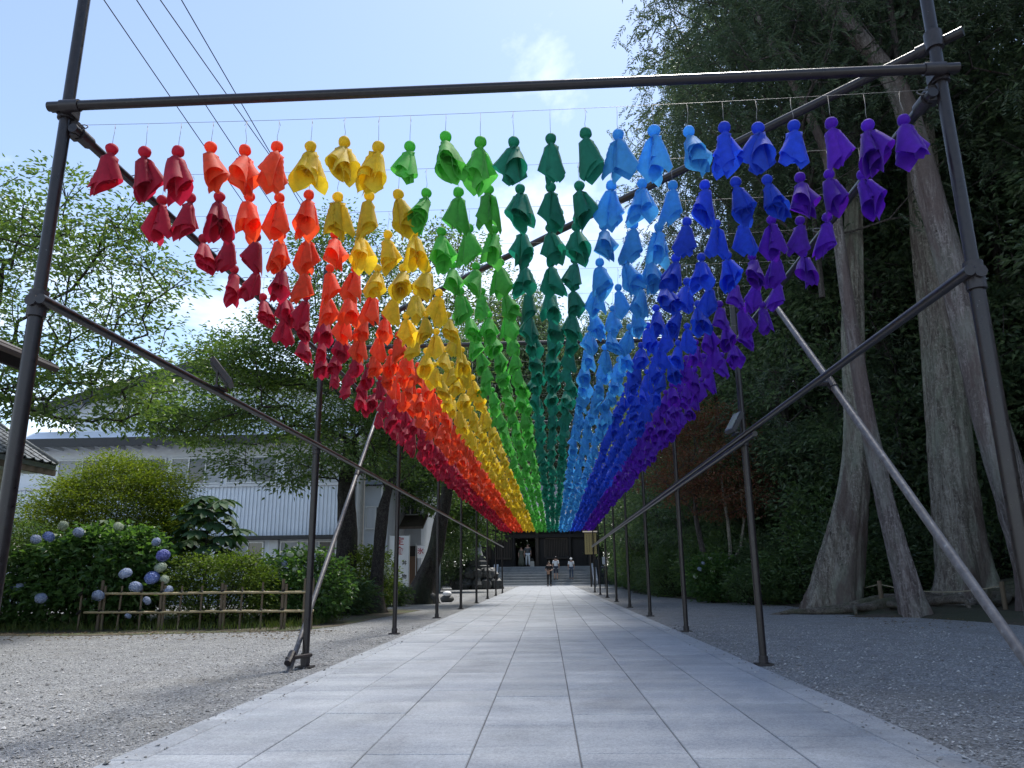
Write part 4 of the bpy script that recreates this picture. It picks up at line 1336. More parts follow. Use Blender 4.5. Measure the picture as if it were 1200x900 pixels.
# crown patterns shared by the forest trees
def crown_pattern(seed, kind):
    rng = rng_of(seed)
    if kind == 'broad':
        ells = [((0, 0, 6.2), (3.3, 3.3, 4.2), 1.3), ((1.2, 0.6, 3.4), (2.3, 2.3, 1.9), 0.5), ((-1.3, -0.5, 3.0), (2.2, 2.2, 1.9), 0.5), ((0.3, -0.8, 8.8), (2.4, 2.4, 2.2), 0.5)]
        trunk = [(0, 0, 0), (0.15, 0.1, 3), (0, 0, 6), (0.1, 0, 9)]
        A = ell_points(rng, 290, ells, 0.7)
        N, par, nt_, tips = skeleton(trunk, A, rng, 1.2)
        bm, R = branch_mesh('branches', N, par, nt_, 0.011, 2.3, 0.16, M['bark_plain'])
        V, F = sprays(rng, N[tips], unit(N[tips] - N[par[tips]]), 84, 0.40, 0.20, 0.085, 0.30, 0.34)
        leafm = 'leaf_forest'
    else:
        ells = [((0, 0, 8.0), (4.2, 4.2, 6.0), 1.0), ((0.8, 0.4, 3.4), (4.4, 4.4, 2.4), 0.65), ((-0.5, 0, 12), (2.8, 2.8, 4.0), 0.5)]
        trunk = [(0, 0, 0), (0.1, 0, 6), (0, 0, 15)]
        A = ell_points(rng, 400, ells, 0.6)
        N, par, nt_, tips = skeleton(trunk, A, rng, 1.2)
        bm, R = branch_mesh('branches', N, par, nt_, 0.012, 2.2, 0.15, M['bark_plain'])
        tp = N[tips]
        # hanging flat sprays: several drooping fingers below every tip
        k = 7
        C0 = np.repeat(tp, k, 0) + rng.normal(size=(len(tp) * k, 3)) * np.array([0.42, 0.42, 0.22])
        d0 = unit(rng.normal(size=C0.shape) * np.array([1, 1, 0.3]) + np.array([0, 0, -0.9]))
        m = 20
        tt = np.linspace(0, 1, m)
        Ls = rng.uniform(0.35, 0.75, len(C0))
        C = (C0[:, None] + d0[:, None] * (tt[None, :, None] * Ls[:, None, None])).reshape(-1, 3)
        C[:, 2] -= np.tile(tt ** 2 * 0.16, len(C0))
        side = unit(np.cross(d0, np.array([0, 0, 1.0])))
        sg = np.tile(np.where(np.arange(m) % 2, 1.0, -1.0), len(C0))[:, None]
        D = unit(np.repeat(d0, m, 0) * 0.8 + np.repeat(side, m, 0) * sg * 0.9 + rng.normal(size=C.shape) * 0.25)
        V, F = leaf_arrays(C, D, rng.normal(size=C.shape) + np.array([0, 0, .3]), rng.uniform(0.09, 0.17, len(C)), 0.04)
        leafm = 'leaf_conifer'
    return bm, mesh_np('crown', V, F, False, [M[leafm]])
BROAD = [crown_pattern(s, 'broad') for s in (301, 302, 303)]
CONI = [crown_pattern(s, 'conifer') for s in (311, 312)]

def cedar(name, label, base, pts, crown_z, crown_s, var, rz, bark, seed, kw, cdx=(0, 0)):
    t = thing(name, label, 'tree', base)
    rng = rng_of(seed)
    link('trunk', trunk_mesh('trunk', pts, M[bark], rng, **kw), t)
    top = pts[-1]
    # trunk position at the height where the crown starts
    zs = [p[2] for p in pts]
    cx = float(np.interp(crown_z, zs, [p[0] for p in pts])); cy = float(np.interp(crown_z, zs, [p[1] for p in pts]))
    for nm, me in (('branches', CONI[var][0]), ('crown', CONI[var][1])):
        o = link(nm, me, t)
        o.location = (cx + cdx[0], cy + cdx[1], crown_z)
        o.rotation_euler = (0, 0, rz)
        o.scale = crown_s
    return t
def rel(base, px, py, Y, r):
    p = at_depth(px, py, Y)
    return (p[0] - base[0], p[1] - base[1], p[2] - base[2], r)
gA = ground_at(978, 716); bA = (gA[0], gA[1] + 0.3, -0.05)
cedar('cedar_tree', 'massive cedar trunk with broad flared foot and pale lichen', bA,
      [(0, 0, -0.1, 0.56), rel(bA, 980, 690, bA[1], 0.50), rel(bA, 986, 650, bA[1], 0.44), rel(bA, 997, 590, bA[1], 0.33), rel(bA, 1003, 540, bA[1], 0.27), rel(bA, 1002, 480, bA[1], 0.23), rel(bA, 998, 400, bA[1], 0.24), rel(bA, 1000, 250, bA[1], 0.2), rel(bA, 1005, 60, bA[1], 0.12), (0.5, 0, 19, 0.05)],
      7.2, (1.0, 1.0, 1.0), 0, 0.3, 'bark_grey', 401, dict(flare=0.34, ridge=0.085, lobes=5, seg=72, rings=80), (-0.7, 0))
gB = ground_at(1076, 722); bB = (gB[0], gB[1], -0.04)
cedar('cedar_tree', 'slim bare cedar trunk leaning across the flared cedar', bB,
      [(0, 0, -0.1, 0.27), rel(bB, 1062, 680, bB[1], 0.21), rel(bB, 1040, 600, bB[1], 0.17), rel(bB, 1014, 480, bB[1], 0.15), rel(bB, 998, 380, bB[1], 0.13), rel(bB, 985, 295, bB[1], 0.115), rel(bB, 972, 180, bB[1] , 0.10), (-1.9, 0.2, 14, 0.05)],
      9.0, (0.75, 0.75, 0.7), 1, 1.4, 'bark_cedar', 402, dict(flare=0.3, ridge=0.05, seg=24, rings=40))
gC = ground_at(1128, 717); bC = (gC[0], gC[1] + 0.3, 0.0)
treeC = cedar('cedar_tree', 'thick grey lichen-covered trunk with roots spreading over the bare mound', bC,
      [(0.12, 0, -0.1, 0.68), rel(bC, 1133, 690, bC[1], 0.52), rel(bC, 1126, 640, bC[1], 0.46), rel(bC, 1117, 550, bC[1], 0.42), rel(bC, 1105, 400, bC[1], 0.39), rel(bC, 1089, 280, bC[1], 0.35), rel(bC, 1075, 130, bC[1], 0.29), rel(bC, 1068, 0, bC[1], 0.22), (-1.6, 0, 24, 0.08)],
      9.5, (1.15, 1.15, 1.0), 0, 2.2, 'bark_grey', 403, dict(flare=0.5, ridge=0.06, lobes=6, seg=72, rings=80))
gD = ground_at(1232, 724); bD = (gD[0], gD[1], 0.0)
cedar('cedar_tree', 'tall reddish cedar trunk leaning strongly over the thick grey one', bD,
      [(0.1, 0, -0.1, 0.46), rel(bD, 1215, 660, bD[1], 0.33), rel(bD, 1187, 580, bD[1], 0.30), rel(bD, 1162, 500, bD[1], 0.285), rel(bD, 1139, 400, bD[1], 0.27), rel(bD, 1108, 290, bD[1], 0.25), rel(bD, 1082, 200, bD[1], 0.235), rel(bD, 1056, 100, bD[1], 0.2), (-3.7, 0.1, 15, 0.17), (-4.6, 0.2, 23, 0.06)],
      10.5, (1.0, 1.0, 0.95), 1, 0.2, 'bark_cedar', 404, dict(flare=0.4, ridge=0.055, seg=30, rings=56))
# surface roots of the thick trunk
rr = random.Random(14)
for k in range(15):
    a = -PI * 0.95 + PI * 0.95 * k / 14 + rr.uniform(-0.15, 0.15)
    L_ = rr.uniform(1.0, 2.6)
    pts = []; rad = []
    for i in range(9):
        t = i / 8
        r_ = 0.55 + L_ * t
        aa = a + 0.25 * math.sin(3.0 * t + k)
        x, y = r_ * math.cos(aa) * 1.3, r_ * math.sin(aa) * 0.55
        z = slope_z(bC[0] + x, bC[1] + y) - bC[2] + 0.14 * (1 - t) ** 2 + 0.045 * math.sin(5 * t + k) + 0.10
        if i == 8: z -= 0.12
        pts.append((x, y, z)); rad.append(0.10 * (1 - t) ** 0.8 + 0.03)
    MB().tube(pts, rad, 8).build('root', M['root'], treeC, smooth=True)
# the bare mound under them
m = MB()
n = 28
cx, cy = bC[0] + 0.4, bC[1] - 0.7
v = [(cx, cy, 0.16)]
for ring, (rx, ry, z) in enumerate(((1.3, 0.5, 0.14), (2.4, 0.9, 0.07), (3.3, 1.3, -0.03))):
    for k in range(n):
        a = 2 * PI * k / n; w = 1 + 0.1 * math.sin(3 * a + ring) + 0.07 * math.sin(7 * a)
        v.append((cx + rx * w * math.cos(a), cy + ry * w * math.sin(a), z + 0.015 * math.sin(5 * a + ring)))
f = [(0, 1 + k, 1 + (k + 1) % n) for k in range(n)]
for q in range(2):
    for k in range(n):
        k2 = (k + 1) % n
        f.append((1 + q * n + k, 1 + (q + 1) * n + k, 1 + (q + 1) * n + k2, 1 + q * n + k2))
tag(m.add(v, f).build('root_mound', M['floor'], smooth=True), 'low bare earth mound with roots below the thick grey trunk', None, None, 'structure')

# wood behind: broadleaved evergreens and conifers
rr = random.Random(33)
spots = [(8.7, 22.6, .85, 0), (9.6, 21.0, 1.0, 0), (12.2, 19.5, 1.05, 0), (15.0, 18.0, 1.1, 0), (13.0, 14.2, 1.0, 0), (10.9, 23.5, 1.1, 1), (14.0, 24.0, 1.2, 0), (18.0, 21.5, 1.2, 0),
         (6.2, 27.5, .9, 0), (8.6, 26.5, 1.05, 0), (11.5, 29.0, 1.15, 0), (15.5, 29.5, 1.2, 1), (6.0, 33.0, .95, 0), (9.2, 34.0, 1.15, 0), (13.0, 35.0, 1.2, 0),
         (6.2, 40.0, 1.05, 0), (9.6, 42.0, 1.15, 0), (6.8, 48.0, 1.1, 0), (10.5, 51.0, 1.2, 0), (7.6, 56.5, 1.05, 0), (18.5, 15.5, 1.15, 0), (20.0, 26.0, 1.3, 0), (17.0, 36.0, 1.3, 0), (16.0, 11.0, 1.1, 0), (14.5, 46.0, 1.3, 0)]
TRUNKS = []
for s in range(2):
    TRUNKS.append(trunk_mesh('trunk', [(0, 0, -0.4, 0.24), (0.02, 0, 0.5, 0.18), (0.15, 0.1, 3, 0.15), (0, 0, 6, 0.12), (0.1, 0, 9.5, 0.05)], M['bark_plain'], rng_of(500 + s), seg=12, rings=14, flare=0.4))
for k, (x, y, s, kind) in enumerate(spots):
    t = thing('forest_tree', 'dense dark evergreen tree in the wood behind the big cedar trunks', 'tree', (x, y, slope_z(x, y) - 0.05), rr.uniform(0, 6.28), 'evergreen trees of the wood on the right')
    pat = BROAD[k % 3] if kind == 0 else CONI[k % 2]
    t.scale = (s, s, s * rr.uniform(0.95, 1.25))
    link('trunk', TRUNKS[k % 2], t)
    link('branches', pat[0], t); link('crown', pat[1], t)
# tall conifers further up whose crowns close the sky
for k, (x, y, s, z) in enumerate([(7.4, 24.0, 1.0, 7.0), (9.8, 21.5, 1.0, 9.0), (14.0, 17.5, 1.2, 8.0), (8.0, 30.0, 1.2, 7.0), (13.0, 26.0, 1.3, 7.0), (16.5, 20.5, 1.3, 6.0), (16.4, 13.0, 1.15, 7.5)]):
    z0 = slope_z(x, y) - 0.05
    t = thing('tall_conifer', 'tall straight conifer standing among the wood with high drooping crown', 'tree', (x, y, z0), rr.uniform(0, 6.28), 'tall conifers of the wood on the right')
    link('trunk', trunk_mesh('trunk', [(0, 0, -0.3, 0.42), (0, 0, 1, 0.32), (0, 0, 8, 0.25), (0, 0, z + 13 * s, 0.06)], M['bark_plain'], rng_of(520 + k), seg=16, rings=20, flare=0.4), t)
    for nm, me in (('branches', CONI[k % 2][0]), ('crown', CONI[k % 2][1])):
        o = link(nm, me, t); o.location = (0, 0, z); o.scale = (s, s, s)
# trees closing the view behind the gate and on the far left
for k, (x, y, s) in enumerate([(-16, 72, 1.5), (-10, 76, 1.6), (-4, 80, 1.6), (2, 78, 1.6), (8, 76, 1.6), (12, 68, 1.4), (-13, 62, 1.2), (-9.5, 56, 1.0), (-14, 50, 1.1), (-19, 58, 1.4), (8.0, 64, 1.2), (5.6, 62.5, 0.8), (-7.5, 71, 1.5), (-1.2, 75, 1.8), (4.6, 73, 1.6), (-4.5, 72.8, 1.7), (-2.6, 71.5, 0.75), (-0.2, 72.5, 0.8), (1.8, 71.0, 0.7)]):
    t = thing('forest_tree', 'leafy dark tree rising beside or behind the temple gate', 'tree', (x, y, (slope_z(x, y) if x > 5.8 else (1.4 if 70 < y < 73 and abs(x) < 5 else 0)) - 0.05), rr.uniform(0, 6.28), 'trees around the temple gate')
    t.scale = (s, s, s * (1.55 if y > 70.5 and s > 1.3 else 1.0))
    link('trunk', TRUNKS[k % 2], t)
    link('branches', BROAD[k % 3][0], t); link('crown', BROAD[k % 3][1], t)

# understory along the foot of the slope: three bush patterns, copied
pats = []
for k, (seed, leaf, L_, W_) in enumerate(((601, 'leaf_shrub', 0.12, 0.055), (602, 'leaf_forest', 0.11, 0.045), (603, 'leaf_shrub', 0.09, 0.05))):
    pats.append(make_bush('understory_shrub', 'dark evergreen shrub at the foot of the wooded slope', 'shrub', (0, 0, -50), [((0, 0, 0.75), (1.15, 1.0, 0.8), 1), ((0.4, 0.2, 1.3), (0.7, 0.6, 0.55), 0.4)],
                          seed, n=5200, L=L_, W=W_, leaf=leaf, clump=22, cs=0.16, stems=22, group='understory shrubs along the slope'))
us = []
for y in (11.5, 13.5, 15.3):
    us.append((edge_x(y) + 5.2 + rr.uniform(0, 1), y + 1, 1.0))
for y in np.arange(21.0, 58, 1.45):
    us.append((edge_x(y) + 1.0 + rr.uniform(-0.2, 0.5), y, rr.uniform(0.7, 1.15) + (0.02 * (y - 18))))
for y in np.arange(19.6, 44, 1.8):
    us.append((edge_x(y) + 3.0 + rr.uniform(-0.5, 0.6), y, rr.uniform(1.0, 1.6)))
for x, y in ((10.2, 19.4), (11.6, 18.6), (12.8, 17.2), (13.2, 15.2), (10.2, 20.8), (14.2, 13.6), (7.9, 19.8), (9.3, 22.0), (12.6, 19.4), (9.0, 20.2), (6.9, 20.3)):
    us.append((x, y, rr.uniform(1.1, 1.6)))
for k, (x, y, s) in enumerate(us):
    p = pats[k % 3]
    z = slope_z(x, y) - 0.04
    if k < 3:
        p.location = (x, y, z); p.scale = (s, s, s); p.rotation_euler = (0, 0, rr.uniform(0, 6.28))
    else:
        copy_tree(p, None, (x, y, z), rr.uniform(0, 6.28), (s, s, s * rr.uniform(0.8, 1.2)))
# reddish maple
make_tree('maple_tree', 'reddish-brown maple with thin forked stems at the edge of the wood', 'tree', (4.5, 23.6, slope_z(4.5, 23.6) - 0.05),
          [(0, 0, -0.1, 0.12), (0.1, 0, 1.2, 0.09), (-0.1, 0, 2.6, 0.07), (0, 0.1, 3.8, 0.05)],
          [((-0.1, -0.4, 4.3), (2.0, 1.7, 1.3), 1), ((0.6, -0.6, 3.2), (1.8, 1.3, 0.8), 0.6), ((-0.2, -0.4, 5.6), (1.4, 1.2, 0.8), 0.3)],
          610, n_att=230, per=70, spread=0.28, L=0.085, W=0.05, leaf='leaf_maple', bark='bark_plain', rmax=0.05, maxseg=0.6, flat=0.25)
# slender pale curved stems
sb = np.array(at_depth(852, 680, 23.2)); sb[2] = slope_z(sb[0], sb[1]) - 0.03
t = thing('slender_tree', 'slender pale sapling with two curving stems at the edge of the wood', 'tree', tuple(sb))
def relp(px, py, Y): return tuple(np.array(at_depth(px, py, Y)) - sb)
MB().tube([(0, 0, -0.1), relp(853, 672, 23.2), relp(856, 645, 23.2), relp(853, 612, 23.2), relp(848, 580, 23.2), relp(843, 545, 23.2)], [0.075, 0.065, 0.055, 0.05, 0.04, 0.02], 8).build('stem', M['bark_pale'], t, smooth=True)
MB().tube([(0.02, 0, 0.0), relp(857, 664, 23.2), relp(868, 640, 23.2), relp(872, 610, 23.2), relp(868, 575, 23.2), relp(864, 540, 23.2)], [0.05, 0.05, 0.045, 0.04, 0.03, 0.015], 8).build('stem', M['bark_pale'], t, smooth=True)
rng = rng_of(620)
tp = np.array([relp(843 + rng.normal(0, 9), 545 + rng.normal(0, 10), 23.2 + rng.normal(0, .4)) for _ in range(12)] + [relp(864 + rng.normal(0, 9), 540 + rng.normal(0, 10), 23.2 + rng.normal(0, .4)) for _ in range(12)])
V, F = sprays(rng, tp, unit(rng.normal(size=tp.shape)), 60, 0.2, 0.1, 0.05)
link('crown', mesh_np('crown', V, F, False, [M['leaf_shrub']]), t)
# white hydrangea and round shrub on the right
hb3 = (4.65, 22.6, -0.02)
h3 = make_bush('hydrangea', 'dark hydrangea with a few pale flower heads at the edge of the wood', 'shrub', hb3, [((0, 0, 0.65), (0.75, 0.6, 0.68), 1)], 621, n=3600, L=0.13, W=0.08, leaf='leaf_hydrangea', clump=14, cs=0.1, stems=24)
add_flowers(h3, hb3, [(820, 667, 'pale', 22.3, 0.75), (815, 676, 'cream', 22.2, 0.7), (832, 655, 'cream', 22.4, 0.75), (835, 669, 'cream', 22.2, 0.7), (824, 660, 'pale', 22.3, 0.6)], 22.4)
make_bush('round_shrub', 'light green rounded shrub beside the flared cedar', 'shrub', (5.35, 20.8, -0.02), [((0, 0, 0.5), (0.7, 0.6, 0.52), 1)], 622, n=4200, L=0.09, W=0.045, leaf='leaf_shrub', clump=20, cs=0.1, stems=20)

# rope fence along the wood
rf = thing('rope_fence', 'low rope strung between short wooden posts along the wood edge', 'fence', (6.6, 19.2, 0))
posts = []
for px, py, h in ((937, 706, 0.50), (1035, 718, 0.62), (1180, 722, 0.6)):
    g = ground_at(px, py)
    zt = h
    x, y = g[0] - 6.6, g[1] - 19.2
    posts.append((x, y, zt - 0.07))
    MB().tube([(x, y, -0.1), (x, y, zt)], [0.045, 0.042], 10).build('post', M['bamboo_post'], rf, smooth='edges')
posts = [(0.3, 6.0, 0.4)] + posts
for a, b_ in zip(posts[:-1], posts[1:]):
    pts = []
    for k in range(9):
        t_ = k / 8
        pts.append((a[0] + (b_[0] - a[0]) * t_, a[1] + (b_[1] - a[1]) * t_, a[2] + (b_[2] - a[2]) * t_ - 0.22 * 4 * t_ * (1 - t_) * 0.6))
    MB().tube(pts, 0.011, 6).build('rope', M['rope'], rf, smooth=True)
MB().tube([(0.3, 6.0, -0.1), (0.3, 6.0, 0.5)], 0.045, 10).build('post', M['bamboo_post'], rf, smooth='edges')

# ------------------------------------------------------------------ buildings on the left
def ribbed(m, x0, x1, z0, z1, y, pitch=0.2, depth=0.03, mi=0):
    """vertical ribs facing -y"""
    n = int((x1 - x0) / pitch)
    p = (x1 - x0) / n
    xs = []
    for k in range(n):
        a = x0 + k * p
        xs += [(a, 0), (a + p * 0.68, 0), (a + p * 0.74, -depth), (a + p * 0.94, -depth)]
    xs.append((x1, 0))
    v = []
    for x, d in xs:
        v += [(x, y + d, z0), (x, y + d, z1)]
    f = [(2 * i, 2 * i + 2, 2 * i + 3, 2 * i + 1) for i in range(len(xs) - 1)]
    return m.add(v, f, mi)
HY = 28.0
def hx(px): return float(at_depth(px, 560, HY)[0])
def hz(py): return float(at_depth(230, py, HY)[2])
X0, X1 = hx(20), hx(402)
hall = thing('hall', 'large pale blue hall with wide gable, ribbed sheet walls and a dark pent eave', 'building', (X0, HY, GND))
def H(name, m, mat, parent=hall, **k):
    return m.build(name, mat, parent, origin=(X0, HY, GND), **k)
zE, zS, zB, zL = hz(519), hz(571), hz(629), hz(683)
# storey walls
H('wall', MB().box(X0 - 6, X1, HY + 0.25, HY + 14, -0.05, zE + 0.2), M['wall_white'])
band = MB(); ribbed(band, X0 - 6, X1, zB, zS, HY + 0.17, 0.15, 0.035); band.box(X0 - 6, X1, HY + 0.172, HY + 0.249, zB + 0.002, zS)
H('ribbed_band', band, M['sheet_blue'])
H('sill_strip', MB().box(X0 - 6, X1 + 0.05, HY + 0.05, HY + 0.24, zS + 0.002, zS + 0.10), M['trim_white'])
H('lower_eave', MB().box(X0 - 6, X1 + 0.05, HY - 0.28, HY + 0.24, zB - 0.14, zB - 0.01), M['trim_dark'])
H('pent_eave', MB().slab([(X0 - 6, HY - 0.9, zE - 0.10), (X1 + 0.3, HY - 0.9, zE - 0.10), (X1 + 0.3, HY + 0.3, zE + 0.22), (X0 - 6, HY + 0.3, zE + 0.22)], (0, 0, 0.12)).box(X0 - 6, X1 + 0.3, HY - 0.98, HY - 0.89, zE - 0.22, zE + 0.10), M['trim_dark'])
x = X0 - 1.0
raf = None
while x < X1:
    if raf is None:
        ro = MB().box(-0.07, 0.07, -0.75, 0.25, -0.12, 0.0).build('rafter', M['trim_white'], hall); raf = ro.data
    else:
        ro = link('rafter', raf, hall)
    ro.location = (x - X0, 0.0, zE - 0.06 - GND)
    x += 0.62
# upper gable wall, set back, and roof
ax, az = hx(212), hz(421)
lx, lz = hx(40), hz(466); rx, rz_ = hx(412), hz(462)
gm = MB().slab([(lx + 0.6, HY + 1.2, zE + 0.1), (rx - 0.5, HY + 1.2, zE + 0.1), (rx - 0.5, HY + 1.2, rz_ + 0.05), (ax, HY + 1.2, az - 0.25), (lx + 0.6, HY + 1.2, lz + 0.05)], (0, 10, 0))
H('gable_wall', gm, M['wall_white'])
gr = MB(); ribbed(gr, hx(195), hx(330), hz(512), hz(452), HY + 1.19, 0.24, 0.04); H('gable_ribbed_panel', gr, M['sheet_blue'])
pd = MB().slab([(lx - 2.6, HY + 0.4, zE + 0.24), (rx + 0.2, HY + 0.4, zE + 0.24), (rx + 0.2, HY + 1.25, zE + 0.75), (lx - 2.6, HY + 1.25, zE + 0.75)], (0, 0, 0.05))
H('pent_roof', pd, M['wall_white'])
for a_, b__, nm in (((lx - 0.9, lz - 0.28), (ax, az), 'roof_slope'), ((ax, az), (rx + 0.7, rz_ - 0.22), 'roof_slope')):
    H(nm, MB().slab([(a_[0], HY + 0.6, a_[1]), (b__[0], HY + 0.6, b__[1]), (b__[0], HY + 13, b__[1]), (a_[0], HY + 13, a_[1])], (0, 0, 0.16)), M['roof_blue'])
    H('verge_board', MB().slab([(a_[0], HY + 0.52, a_[1] - 0.16), (b__[0], HY + 0.52, b__[1] - 0.16), (b__[0], HY + 0.52, b__[1] + 0.20), (a_[0], HY + 0.52, a_[1] + 0.20)], (0, 0.07, 0)), M['trim_dark'])
# windows: frame with panes as sub-parts
def window(par, mk, x0, x1, z0, z1, y, n, curtain=True):
    f = MB()
    t = 0.05
    f.box(x0, x1, y - 0.06, y, z0, z0 + t).box(x0, x1, y - 0.06, y, z1 - t, z1)
    for k in range(n + 1):
        xx = x0 + (x1 - x0 - t) * k / n
        f.box(xx, xx + t, y - 0.057, y, z0 + t, z1 - t)
    fo = mk('window', f, M['alu'])
    for k in range(n):
        a = x0 + (x1 - x0 - t) * k / n + t; b_ = x0 + (x1 - x0 - t) * (k + 1) / n
        mk('pane', MB().box(a, b_, y - 0.025, y - 0.018, z0 + t, z1 - t), M['curtain'] if curtain and k % 3 != 1 else M['glass'], fo)
def Hm(name, m, mat, parent=None): return H(name, m, mat, parent or hall)
for a_, b__, n_ in ((62, 120, 2), (128, 190, 2), (196, 258, 3), (262, 322, 2), (330, 394, 3)):
    window(hall, Hm, hx(a_), hx(b__), zS + 0.14, hz(535), HY + 0.245, n_)
for a_, b__, n_ in ((276, 312, 2), (331, 352, 1), (356, 396, 2)):
    window(hall, Hm, hx(a_), hx(b__), zL + 0.1, zB - 0.2, HY + 0.245, n_, True)
for px in (322, 327, 268):
    H('pilaster', MB().box(hx(px) - 0.08, hx(px) + 0.08, HY + 0.1, HY + 0.249, -0.03, zB - 0.15), M['trim_white'])
H('plinth', MB().box(X0 - 6, X1 + 0.04, HY + 0.12, HY + 0.249, -0.03, zL - 0.05), M['wall_grey'])

# grey annex beside the hall
AX0, AX1 = X1 + 0.05, float(at_depth(458, 600, 30)[0])
an = thing('annex', 'plain grey plaster annex with low dark roof beside the hall', 'building', (AX0, 29.5, GND))
def A_(name, m, mat, parent=None): return m.build(name, mat, parent or an, origin=(AX0, 29.5, GND))
A_('wall', MB().box(AX0, AX1, 29.5, 38, -0.05, 4.3), M['wall_grey'])
A_('roof', MB().slab([(AX0 - 0.0, 29.1, 4.3), (AX1 + 0.35, 29.1, 4.3), (AX1 + 0.35, 38.2, 5.6), (AX0, 38.2, 5.6)], (0, 0, 0.14)), M['roof_blue'])
window(an, A_, AX0 + 0.5, AX0 + 1.3, 2.6, 3.5, 29.495, 2)
A_('downpipe', MB().tube([(AX1 - 0.25, 29.44, 0), (AX1 - 0.25, 29.44, 4.3)], 0.04, 8), M['trim_white'])

# the small restaurant behind the cherry trunks
SX0, SX1, SY = float(at_depth(452, 600, 33)[0]), float(at_depth(494, 600, 33)[0]), 33.0
shp = thing('restaurant', 'small pale two-storey restaurant with dark awning behind the cherry trunks', 'building', (SX0, SY, GND))
def S_(name, m, mat, parent=None): return m.build(name, mat, parent or shp, origin=(SX0, SY, GND))
def sz(py): return float(at_depth(475, py, SY)[2])
S_('wall', MB().box(SX0, SX1, SY, SY + 6, -0.05, sz(540)), M['wall_grey'])
S_('roof', MB().slab([(SX0 - 0.4, SY - 0.5, sz(540)), (SX1 + 0.4, SY - 0.5, sz(540)), (SX1 + 0.4, SY + 6.4, sz(515)), (SX0 - 0.4, SY + 6.4, sz(515))], (0, 0, 0.15)), M['roof_blue'])
S_('awning', MB().slab([(SX0 - 0.3, SY - 1.3, sz(622)), (SX1 + 0.3, SY - 1.3, sz(622)), (SX1 + 0.3, SY - 0.002, sz(606)), (SX0 - 0.3, SY - 0.002, sz(606))], (0, 0, 0.10)), M['wood_mid'])
window(shp, S_, SX0 + 0.75, SX0 + 1.45, sz(604), sz(592), SY - 0.003, 2, False)
S_('dark_panel', MB().box(SX1 - 0.55, SX1 - 0.3, SY - 0.05, SY - 0.004, sz(590), sz(552)), M['trim_dark'])
S_('doorway', MB().box(SX0 + 0.3, SX1 - 0.15, SY - 0.03, SY - 0.004, 0, sz(640)), M['wood_dark'])
S_('door', MB().box(SX1 - 0.62, SX1 - 0.16, SY - 0.07, SY - 0.034, 0.0, sz(652)), M['wood_brown'])
S_('door_frame', MB().box(SX1 - 0.12, SX1 - 0.03, SY - 0.09, SY - 0.004, 0.0, sz(650)), M['sign_white'])

TMP = bpy.data.scenes.new('evaluation')
def eval_mesh(o):
    # evaluate one object on its own, outside the big scene
    TMP.collection.objects.link(o)
    vl = TMP.view_layers[0]
    vl.update()
    me = bpy.data.meshes.new_from_object(o.evaluated_get(vl.depsgraph))
    bpy.data.objects.remove(o)
    return me
def text_mesh(s, size, mat, parent, loc, name='lettering', ext=0.004):
    cu = bpy.data.curves.new('lettering', 'FONT')
    cu.body = s; cu.size = size; cu.extrude = ext; cu.align_x = 'CENTER'; cu.align_y = 'CENTER'
    cu.resolution_u = 3
    cu.offset = size * 0.012
    to = bpy.data.objects.new('lettering', cu)
    me = eval_mesh(to)
    me.materials.clear(); me.materials.append(mat)
    o = link(name, me, parent)
    o.location = loc
    o.rotation_euler = (PI / 2, 0, 0)
    return o
# tall white restaurant sign
sg = ground_at(467, 702)
SGY = 26.6
def gx(px): return float(at_depth(px, 660, SGY)[0])
def gz(py): return float(at_depth(467, py, SGY)[2])
sgx = gx(467.5)
sign = thing('restaurant_sign', 'tall white restaurant sign with red and black Japanese characters', 'sign', (sgx, SGY, GND), 0.05)
w_ = (gx(478.5) - gx(456)) / 2
z0_, z1_ = gz(697) - GND, gz(628) - GND
MB().box(-w_, w_, -0.03, 0.05, z0_, z1_).build('panel', M['sign_white'], sign)
MB().box(-w_ + 0.02, w_ - 0.02, -0.02, 0.04, -0.02, z0_).build('base', M['trim_dark'], sign)
MB().box(-w_ - 0.025, -w_, -0.045, 0.06, 0.05, z1_ + 0.03).box(w_, w_ + 0.025, -0.045, 0.06, 0.05, z1_ + 0.03).build('frame', M['alu'], sign)
hh = z1_ - z0_
for s, dx, fz, sz_, mt in (('定', 0.05, 0.90, 0.30, 'ink_red'), ('食', 0.05, 0.735, 0.30, 'ink_red'), ('丼', 0.58, 0.53, 0.17, 'ink_black'), ('物', 0.58, 0.30, 0.17, 'ink_black'), ('め', -0.58, 0.46, 0.17, 'ink_black'), ('ん', -0.58, 0.34, 0.17, 'ink_black'), ('類', -0.58, 0.21, 0.17, 'ink_black'),
                          ('よ', -0.62, 0.075, 0.19, 'ink_black'), ('し', -0.1, 0.075, 0.19, 'ink_black'), ('本', 0.58, 0.075, 0.20, 'ink_black')):
    text_mesh(s, sz_, M[mt], sign, (dx * w_, -0.034, z0_ + hh * fz))
